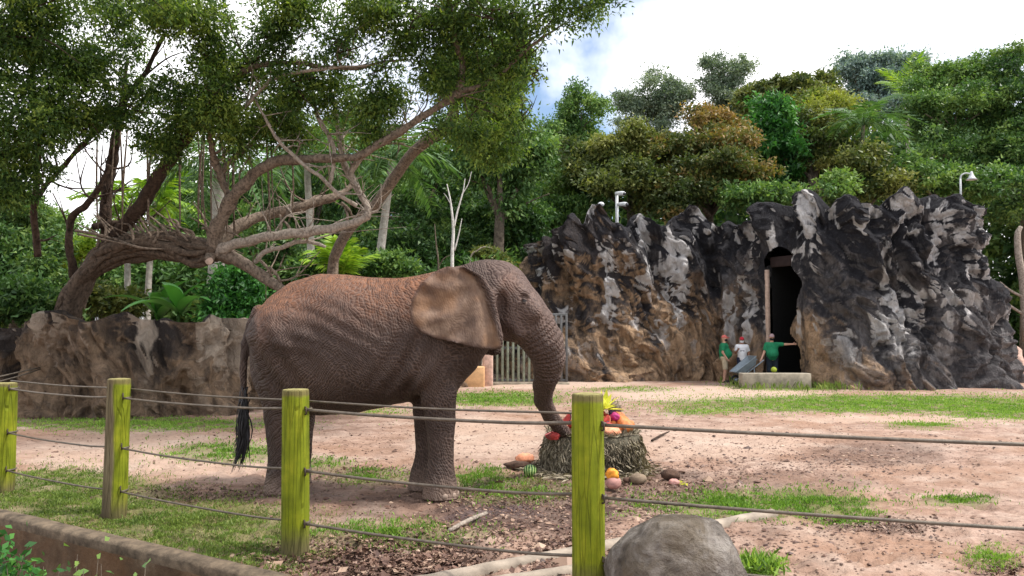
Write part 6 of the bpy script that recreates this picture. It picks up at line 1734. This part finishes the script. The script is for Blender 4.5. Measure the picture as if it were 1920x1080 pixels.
corner_shrub('small dark sprig growing below the kerb right of the corner shrub', [(*corner(165, 1085, 6.2), 1.12), (*corner(205, 1090, 6.1), 1.08), (*corner(110, 1090, 6.2), 1.15), (*corner(85, 1090, 6.3), 1.1)], M['leaf_green'], 42, .075, .04, 16)

# ================================================================== GATE, LOW WALL, SHELTER, LAMP, CAMERA
M['gate'] = simple_mat('grey_green_steel', (0.19, 0.215, 0.16), .55, .3, 6, .1, .4, .2)
M['gate_dark'] = simple_mat('dark_steel', (0.10, 0.10, 0.10), .55, .3, 6, .1, .4, .2)
M['ochre'] = simple_mat('ochre_render', (0.52, 0.31, 0.155), .9, .22, 5, .3)
M['pinkwall'] = simple_mat('pinkish_masonry', (0.46, 0.31, 0.25), .9, .35, 7, .5)
M['greystone'] = simple_mat('grey_stone', (0.20, 0.185, 0.16), .9, .35, 7, .5)
M['white'] = simple_mat('white_paint', (0.50, 0.51, 0.52), .5, .08, 5)
M['white_grey'] = simple_mat('pale_grey_paint', (0.36, 0.38, 0.38), .5, .1, 5)
M['lens'] = simple_mat('dark_glass', (0.02, 0.02, 0.025), .15, .1, 5, 0, .6)
root = thing('bar_gate', 'tall grey bar gate between the elephant trunk and the rock shelter', 'gate', ((1000 - 960) / F * 29, 29, 0))
x0, x1 = (922 - 960) / F * 29, (1062 - 960) / F * 29
nb = 15
for k in range(nb):
    x = x0 + (x1 - x0) * k / (nb - 1)
    mb = MB(); box(mb, (x - .045, 28.97, .10), (x + .045, 29.03, 2.58), 0, None, .012)
    mb.build('bar', M['gate'] if k < 10 else M['gate_dark'], root)
for z in (.14, 1.35, 2.60):
    mb = MB(); box(mb, (x0 - .08, 29.034, z - .05), (x1 + .05, 29.10, z + .05), 0, None, .01); mb.build('rail', M['gate_dark'], root)
mb = MB(); box(mb, (x0 - .1, 28.9, -.1), (x1 + .1, 29.2, .07), 0, None, .02); mb.build('sill', M['concrete'], root)
g0, g1 = G(846, 726), G(908, 726)
mb = MB(); box(mb, (g0[0], g0[1], -.1), (g1[0], g0[1] + .6, .72), 0, None, .04)
tag(mb.build('low_wall', M['ochre']), 'low ochre block wall under the elephant chin left of the gate', 'wall')
mb = MB(); box(mb, ((905 - 960) / F * 28.1, 28.1, -.1), ((924 - 960) / F * 28.1, 28.7, 1.35), 0, None, .05)
tag(mb.build('gate_pillar', M['pinkwall']), 'pinkish masonry pillar between the ochre wall and the bar gate', 'pillar')
mb = MB(); ball(mb, ((888 - 960) / F * 28.7, 28.9, .95), (.32, .25, .42), 18, 12, 0, .2, 1.8, 4, .75)
tag(mb.build('grey_stone', M['greystone']), 'squat grey stone standing on the low ochre wall', 'stone')

root = thing('pale_shelter', 'small pale white open shelter glimpsed through the plants at left', 'shelter', ((235 - 960) / F * 33, 33, 0))
sx0, sx1 = (196 - 960) / F * 33, (278 - 960) / F * 33
mb = MB(); box(mb, (sx0 - .2, 32.2, 2.95), (sx1 + .2, 34.5, 3.12), 0, None, .03); mb.build('roof', M['white_grey'], root)
for x in (sx0, (sx0 + sx1) / 2, sx1):
    mb = MB(); box(mb, (x - .07, 32.4, 0), (x + .07, 32.54, 2.95)); mb.build('post', M['white'], root)
mb = MB(); box(mb, (sx0 + .02, 34.3, 0), (sx1, 34.42, 2.9)); mb.build('back_wall', M['white_grey'], root)

lx = (1808 - 960) / F * 35
root = thing('street_lamp', 'white gooseneck lamp rising above the right end of the rock shelter', 'lamp', (lx, 35, 0))
top = P(1808, 335, 35)[2]
mb = MB(); tube(mb, [(lx, 35, -.1), (lx, 35, top * .5), (lx, 35, top)], [.06, .05, .045], 8, 4); mb.build('pole', M['white_grey'], root)
mb = MB(); tube(mb, [(lx, 35, top), (lx + .06, 35, top + .16), (lx + .25, 35, top + .25), (lx + .5, 35, top + .22)], [.04, .035, .035, .03], 8, 5); mb.build('arm', M['white_grey'], root)
mb = MB(); q = np.array([(0.03, .22), (.05, .19), (.075, .07), (.15, -.08), (.24, -.17), (.22, -.17), (.0, -.04)]); a = np.linspace(0, 2 * math.pi, 18, endpoint=False)
V = np.stack((lx + .52 + np.cos(a)[None] * q[:, :1], 35 + np.sin(a)[None] * q[:, :1], np.broadcast_to(top + .12 + q[:, 1:], (7, 18))), -1)
ii, jj = np.meshgrid(np.arange(6), np.arange(18), indexing='ij'); j2 = (jj + 1) % 18
mb.add(V.reshape(-1, 3), np.stack((ii * 18 + jj, (ii + 1) * 18 + jj, (ii + 1) * 18 + j2, ii * 18 + j2), -1).reshape(-1, 4)); mb.build('lamp_shade', M['white'], root)
cx = (1158 - 960) / F * 33.4
root = thing('camera_mast', 'white camera mast standing above the left peaks of the rock shelter', 'mast', (cx, 33.4, 0))
tz = P(1158, 366, 33.4)[2]
mb = MB(); tube(mb, [(cx, 33.4, -.1), (cx, 33.4, tz * .6), (cx, 33.4, tz)], [.08, .075, .065], 10, 3); mb.build('pole', M['white'], root)
for dz, dx in ((.05, .06), (-.42, .16)):
    mb = MB(); tube(mb, [(cx + dx - .12, 33.3, tz + dz), (cx + dx + .1, 33.1, tz + dz - .02), (cx + dx + .2, 33.0, tz + dz - .05)], [.075, .095, .09], 10, 2); h_ = mb.build('camera_housing', M['white'], root)
    mb = MB(); ball(mb, (cx + dx + .21, 32.98, tz + dz - .055), (.08, .05, .08), 10, 6); mb.build('lens', M['lens'], h_)
c = P(1127, 383, 32.4); mb = MB(); ball(mb, c, (.14, .14, .10), 14, 8); tube(mb, [c - (0, 0, .6), c - (0, 0, .3), c], [.05, .05, .05], 8, 2)
tag(mb.build('dome_camera', M['white']), 'little white dome on the leftmost tall rock peak', 'dome camera')

glump('pinkish_rock', 'pinkish rough rock lump at the right border beside the foot of the rock shelter', 1908, 716, (.38, .35, .75), 'pinkwall', 'rock', None, 0, .3, 9)

# ================================================================== PEOPLE AND WHEELBARROW
M['skin'] = simple_mat('skin', (0.34, 0.17, 0.11), .55, .12, 8)
M['skin_fair'] = simple_mat('skin_fair', (0.48, 0.27, 0.19), .55, .12, 8)
M['polo_green'] = simple_mat('green_polo', (0.012, 0.17, 0.075), .85, .2, 10, .4)
M['tee_white'] = simple_mat('white_tee', (0.74, 0.74, 0.77), .85, .06, 10, .3)
M['khaki'] = simple_mat('khaki_cotton', (0.42, 0.35, 0.24), .85, .15, 10, .3)
M['denim'] = simple_mat('dark_denim', (0.018, 0.024, 0.05), .85, .3, 10, .3)
M['navy'] = simple_mat('navy_cotton', (0.012, 0.018, 0.028), .85, .3, 10, .3)
M['cap_red'] = simple_mat('red_cotton', (0.45, 0.02, 0.035), .8, .15, 10)
M['cap_pink'] = simple_mat('faded_red_cotton', (0.52, 0.13, 0.11), .8, .15, 10)
M['cap_grey'] = simple_mat('faded_grey_cotton', (0.36, 0.25, 0.26), .8, .2, 10)
M['mask_black'] = simple_mat('black_cloth', (0.012, 0.012, 0.014), .8); M['mask_white'] = simple_mat('white_cloth', (0.75, 0.75, 0.77), .8, .05)
M['shoe'] = simple_mat('dark_leather', (0.03, 0.025, 0.022), .6); M['shirt_print'] = simple_mat('dark_print', (0.03, 0.03, 0.06), .8)
def person(label, x, y, ang, arms, skin, top, bottom, cap, mask, short=False, scale=1.0, belly=0.0, print_=False):
    """arms: ((elbow, hand) right of image, (elbow, hand) left of image) in the body frame; body faces -Y before turning"""
    h = 0.017
    root = thing('person', label, 'person', (x, y, 0))
    Ra = rotz(ang)
    base = np.array((x, y, 0.0))
    def out(V): return (V * scale) @ Ra.T + base
    v3 = lambda *a: np.array(a, float)
    J = {}
    for s, sg in (('r', 1), ('l', -1)):
        J['sh' + s] = v3(sg * .185, .01, 1.42); J['hip' + s] = v3(sg * .095, 0, .92); J['kn' + s] = v3(sg * .11, -.03, .50); J['an' + s] = v3(sg * .115, .02, .09)
    (J['elr'], J['har']), (J['ell'], J['hal']) = [(np.array(a, float), np.array(b, float)) for a, b in arms]
    pts = np.array(list(J.values()))
    lo = np.minimum(pts.min(0), (-.32, -.34, -.02)) - .14; hi = np.maximum(pts.max(0), (.32, .28, 1.80)) + .14; lo[2] = -.05; hi[2] = 1.9
    p, org = grid(lo, hi, h)
    TW = lambda i: smin(smin(cone_d(p, (0, .01, .95), (0, 0, 1.16), .155 + i, .145 + i + belly * .3), cone_d(p, (0, 0, 1.16), (0, .01, 1.34), .145 + i + belly * .3, .155 + i), .08),
                        cone_d(p, (-.14, .01, 1.38), (.14, .01, 1.38), .075 + i, .075 + i), .10)
    def torso(i):
        d = TW(i)
        if belly: d = smin(d, ell_d(p, (0, -.07 - belly * .3, 1.08), (.17 + i, .12 + belly + i, .17)), .08)
        return d
    def leg(s, i, to=1.0):
        a, b, c = J['hip' + s], J['kn' + s], J['an' + s]
        return smin(cone_d(p, a, b, .092 + i, .064 + i), cone_d(p, b, c, .062 + i, .042 + i), .03)
    d = torso(0)
    for s in 'rl':
        d = smin(d, leg(s, 0), .05)
        a, b, c = J['sh' + s], J['el' + s], J['ha' + s]
        d = smin(d, smin(cone_d(p, a, b, .056, .043), cone_d(p, b, c, .043, .030), .02), .04)
        dn = (c - b) / np.linalg.norm(c - b)
        d = smin(d, cone_d(p, c, c + dn * .07, .030, .028), .02)
        d = smin(d, cone_d(p, J['an' + s] - (0, -.03, .04), J['an' + s] + (0, -.16, -.055), .045, .035), .03)
    d = smin(d, cone_d(p, (0, .01, 1.42), (0, 0, 1.56), .06, .055), .04)
    d = smin(d, ell_d(p, (0, -.01, 1.665), (.076, .095, .115)), .03)
    d = smin(d, cone_d(p, (0, -.04, 1.585), (0, -.07, 1.60), .045, .035), .03)
    d = smin(d, cone_d(p, (0, -.10, 1.675), (0, -.12, 1.645), .012, .017), .015)
    for sg in (-1, 1): d = smin(d, ell_d(p, (sg * .078, .0, 1.66), (.014, .022, .034)), .01)
    V, Fq = surface_nets(d, org, h)
    mb = MB(); mb.add(out(V.astype(float)), Fq)
    for s in 'rl':                                    # fingers, rooted in the palm
        b, c = J['el' + s], J['ha' + s]; dn = (c - b) / np.linalg.norm(c - b)
        u = np.cross(dn, (0.2, 1, .1)); u /= np.linalg.norm(u); w = np.cross(dn, u)
        for k, L_ in enumerate((.068, .078, .074, .058)):
            q = c + dn * .06 + u * (.027 - .018 * k)
            tube(mb, out(np.array([q, q + dn * L_ * .55 + w * .008, q + dn * L_ * .9 + w * .03])), [.0095 * scale, .009 * scale, .007 * scale], 6, 3)
        q = c + dn * .02 + u * .03
        tube(mb, out(np.array([q, q + u * .03 + dn * .03, q + u * .035 + dn * .06 + w * .01])), [.011 * scale, .010 * scale, .008 * scale], 6, 3)
    mb.build('body', skin, root)
    def garment(name, dd, mat):
        V, Fq = surface_nets(dd.astype(np.float32), org, h); m = MB(); m.add(out(V.astype(float)), Fq); return m.build(name, mat, root)
    sd = torso(.022)
    sd = np.maximum(sd, .86 - p[2])
    for s in 'rl':
        a, b = J['sh' + s], J['el' + s]; e = a + (b - a) * .78
        sl = cone_d(p, a, b, .078, .07); n_ = (b - a) / np.linalg.norm(b - a)
        pl = (p[0] - e[0]) * n_[0] + (p[1] - e[1]) * n_[1] + (p[2] - e[2]) * n_[2]
        sd = smin(sd, np.maximum(sl, pl), .05)
    sh_o = garment('shirt', np.maximum(sd, p[2] - 1.50), top)
    if print_:
        m = MB(); q = np.array([(-.08, -.178 - belly, 1.225), (.08, -.178 - belly, 1.225), (.08, -.178 - belly, 1.26), (-.08, -.178 - belly, 1.26)]); m.add(out(q), [[0, 1, 2, 3]]); m.build('chest_print', M['shirt_print'], sh_o)
    pd = smin(smin(leg('r', .022), leg('l', .022), .03), cone_d(p, (-.05, .01, .95), (.05, .01, .95), .145, .145), .06)
    garment('shorts' if short else 'trousers', np.maximum(np.maximum(pd, (.50 if short else .07) - p[2]), p[2] - .99), bottom)
    hd = ell_d(p, (0, -.005, 1.685), (.094, .112, .118)); hd = np.maximum(hd, 1.69 + .12 * (p[1] + .02) * 0 - p[2])
    br = np.maximum(ell_d(p, (0, -.125, 1.695), (.075, .085, .02)), -.02 - 0 * p[2])
    garment('cap', smin(hd, br, .015), cap)
    garment('face_mask', np.maximum(np.maximum(ell_d(p, (0, -.035, 1.61), (.076, .092, .062)), p[1] + .015), p[2] - 1.655), mask)
    for sg in (-1, 1):
        m = MB(); ball(m, v3(sg * .032, -.094, 1.675), (.011, .009, .009), 8, 6); m.v[0] = out(m.v[0]); m.build('eye', M['eye'], root)
    for s in 'rl':
        a = J['an' + s]; m = MB(); ball(m, a + (0, -.065, -.045), (.052, .145, .052), 12, 8, 0, 0, 1, 1, .85); m.v[0] = out(m.v[0]); m.build('shoe', M['shoe'], root)
    return root
person('person in green polo, khaki shorts and faded red cap standing side on by the rock', (1357 - 960) / F * 29.9, 29.9, math.radians(70),
       (((.24, .05, 1.14), (.22, -.10, .90)), ((-.24, .04, 1.14), (-.22, -.10, .92))), M['skin_fair'], M['polo_green'], M['khaki'], M['cap_pink'], M['mask_black'], True, 1.02, .06)
person('person in white shirt, red cap and white mask standing between two green shirts', (1390 - 960) / F * 30.1, 30.1, math.radians(-12),
       (((.27, .05, 1.17), (.20, -.05, .94)), ((-.25, -.02, 1.16), (-.16, -.26, 1.30))), M['skin'], M['tee_white'], M['denim'], M['cap_red'], M['mask_white'], False, .98, .0, True)
person('person in green shirt and grey cap leaning one outstretched arm on the doorway rock', (1446 - 960) / F * 28.9, 28.9, math.radians(-8),
       (((.47, -.02, 1.42), (.70, -.06, 1.43)), ((-.27, -.02, 1.14), (-.40, -.18, .90))), M['skin_fair'], M['polo_green'], M['navy'], M['cap_grey'], M['mask_black'], False, 1.05, .07)
M['barrow'] = simple_mat('blue_grey_steel', (0.22, 0.26, 0.29), .5, .2, 6, .1, .4, .3)
def make_barrow():
    root = thing('wheelbarrow', 'blue grey wheelbarrow standing in front of the three keepers', 'wheelbarrow', ((1395 - 960) / F * 28.6, 28.6, 0))
    A = np.array(((1377 - 960) / F * 28.6, 28.6, .19)); B = P(1426, 674, 28.75)
    a2 = B - A; L_ = np.linalg.norm(a2); d = a2 / L_; s = np.array((-d[1], d[0], 0)); s /= np.linalg.norm(s); u = np.cross(d, s); u = u if u[2] > 0 else -u
    mb = MB(); t_ = np.linspace(0, 2 * math.pi, 20, endpoint=False)
    fw = np.array((d[0], d[1], 0)); fw /= np.linalg.norm(fw)
    tube(mb, np.array([A + fw * math.cos(q) * .15 + np.array((0, 0, 1)) * math.sin(q) * .15 for q in np.append(t_, t_[0])]), [.04] * 21, 8, 1); w = mb.build('wheel', M['mask_black'], root)
    mb = MB(); tube(mb, [A - s * .08, A, A + s * .08], [.05, .06, .05], 8, 1); mb.build('hub', M['barrow'], w)
    for sg in (-1, 1):
        mb = MB(); tube(mb, [A + s * sg * .06, A + d * L_ * .4 + s * sg * .22, A + d * L_ * .75 + s * sg * .28, B + s * sg * .28 * (1 if sg > 0 else 1)], [.022] * 4, 6, 4); mb.build('handle', M['barrow'], root)
        mb = MB(); q = A + d * L_ * .62 + s * sg * .24; tube(mb, [q, q * .5 + np.array((q[0] + .05, q[1], 0)) * .5, (q[0] + .1, q[1], 0)], [.02] * 3, 6, 2); mb.build('leg', M['barrow'], root)
    mb = MB()
    lo, hi = [], []
    for f_, w_ in ((.22, .16), (.72, .22), (.72, -.22), (.22, -.16)): lo.append(A + d * L_ * f_ + s * w_ + u * .03)
    for f_, w_ in ((.08, .26), (.85, .34), (.85, -.34), (.08, -.26)): hi.append(A + d * L_ * f_ + s * w_ + u * .30)
    V = np.array(lo + hi); F4 = np.array([[0, 1, 2, 3], [0, 4, 5, 1], [1, 5, 6, 2], [2, 6, 7, 3], [3, 7, 4, 0]])
    mb.add(V, F4, 0); mb.add(V + u * .012, F4[:, ::-1], 0)
    for q in range(4): tube(mb, [hi[q], (hi[q] + hi[(q + 1) % 4]) / 2, hi[(q + 1) % 4]], [.018] * 3, 6, 1)
    mb.build('tray', M['barrow'], root, False)
make_barrow()
c = P(1451, 691, 27.45); mb = MB(); ball(mb, (c[0], c[1], .53 + .095), (.105, .095, .10), 18, 12, 0, .05, 1.5, 2)
M['lime_fruit'] = simple_mat('lime_yellow_rind', (0.27, 0.33, 0.03), .6, .25, 6)
tag(mb.build('melon', M['lime_fruit']), 'yellow green round melon resting on the low concrete block', 'melon')
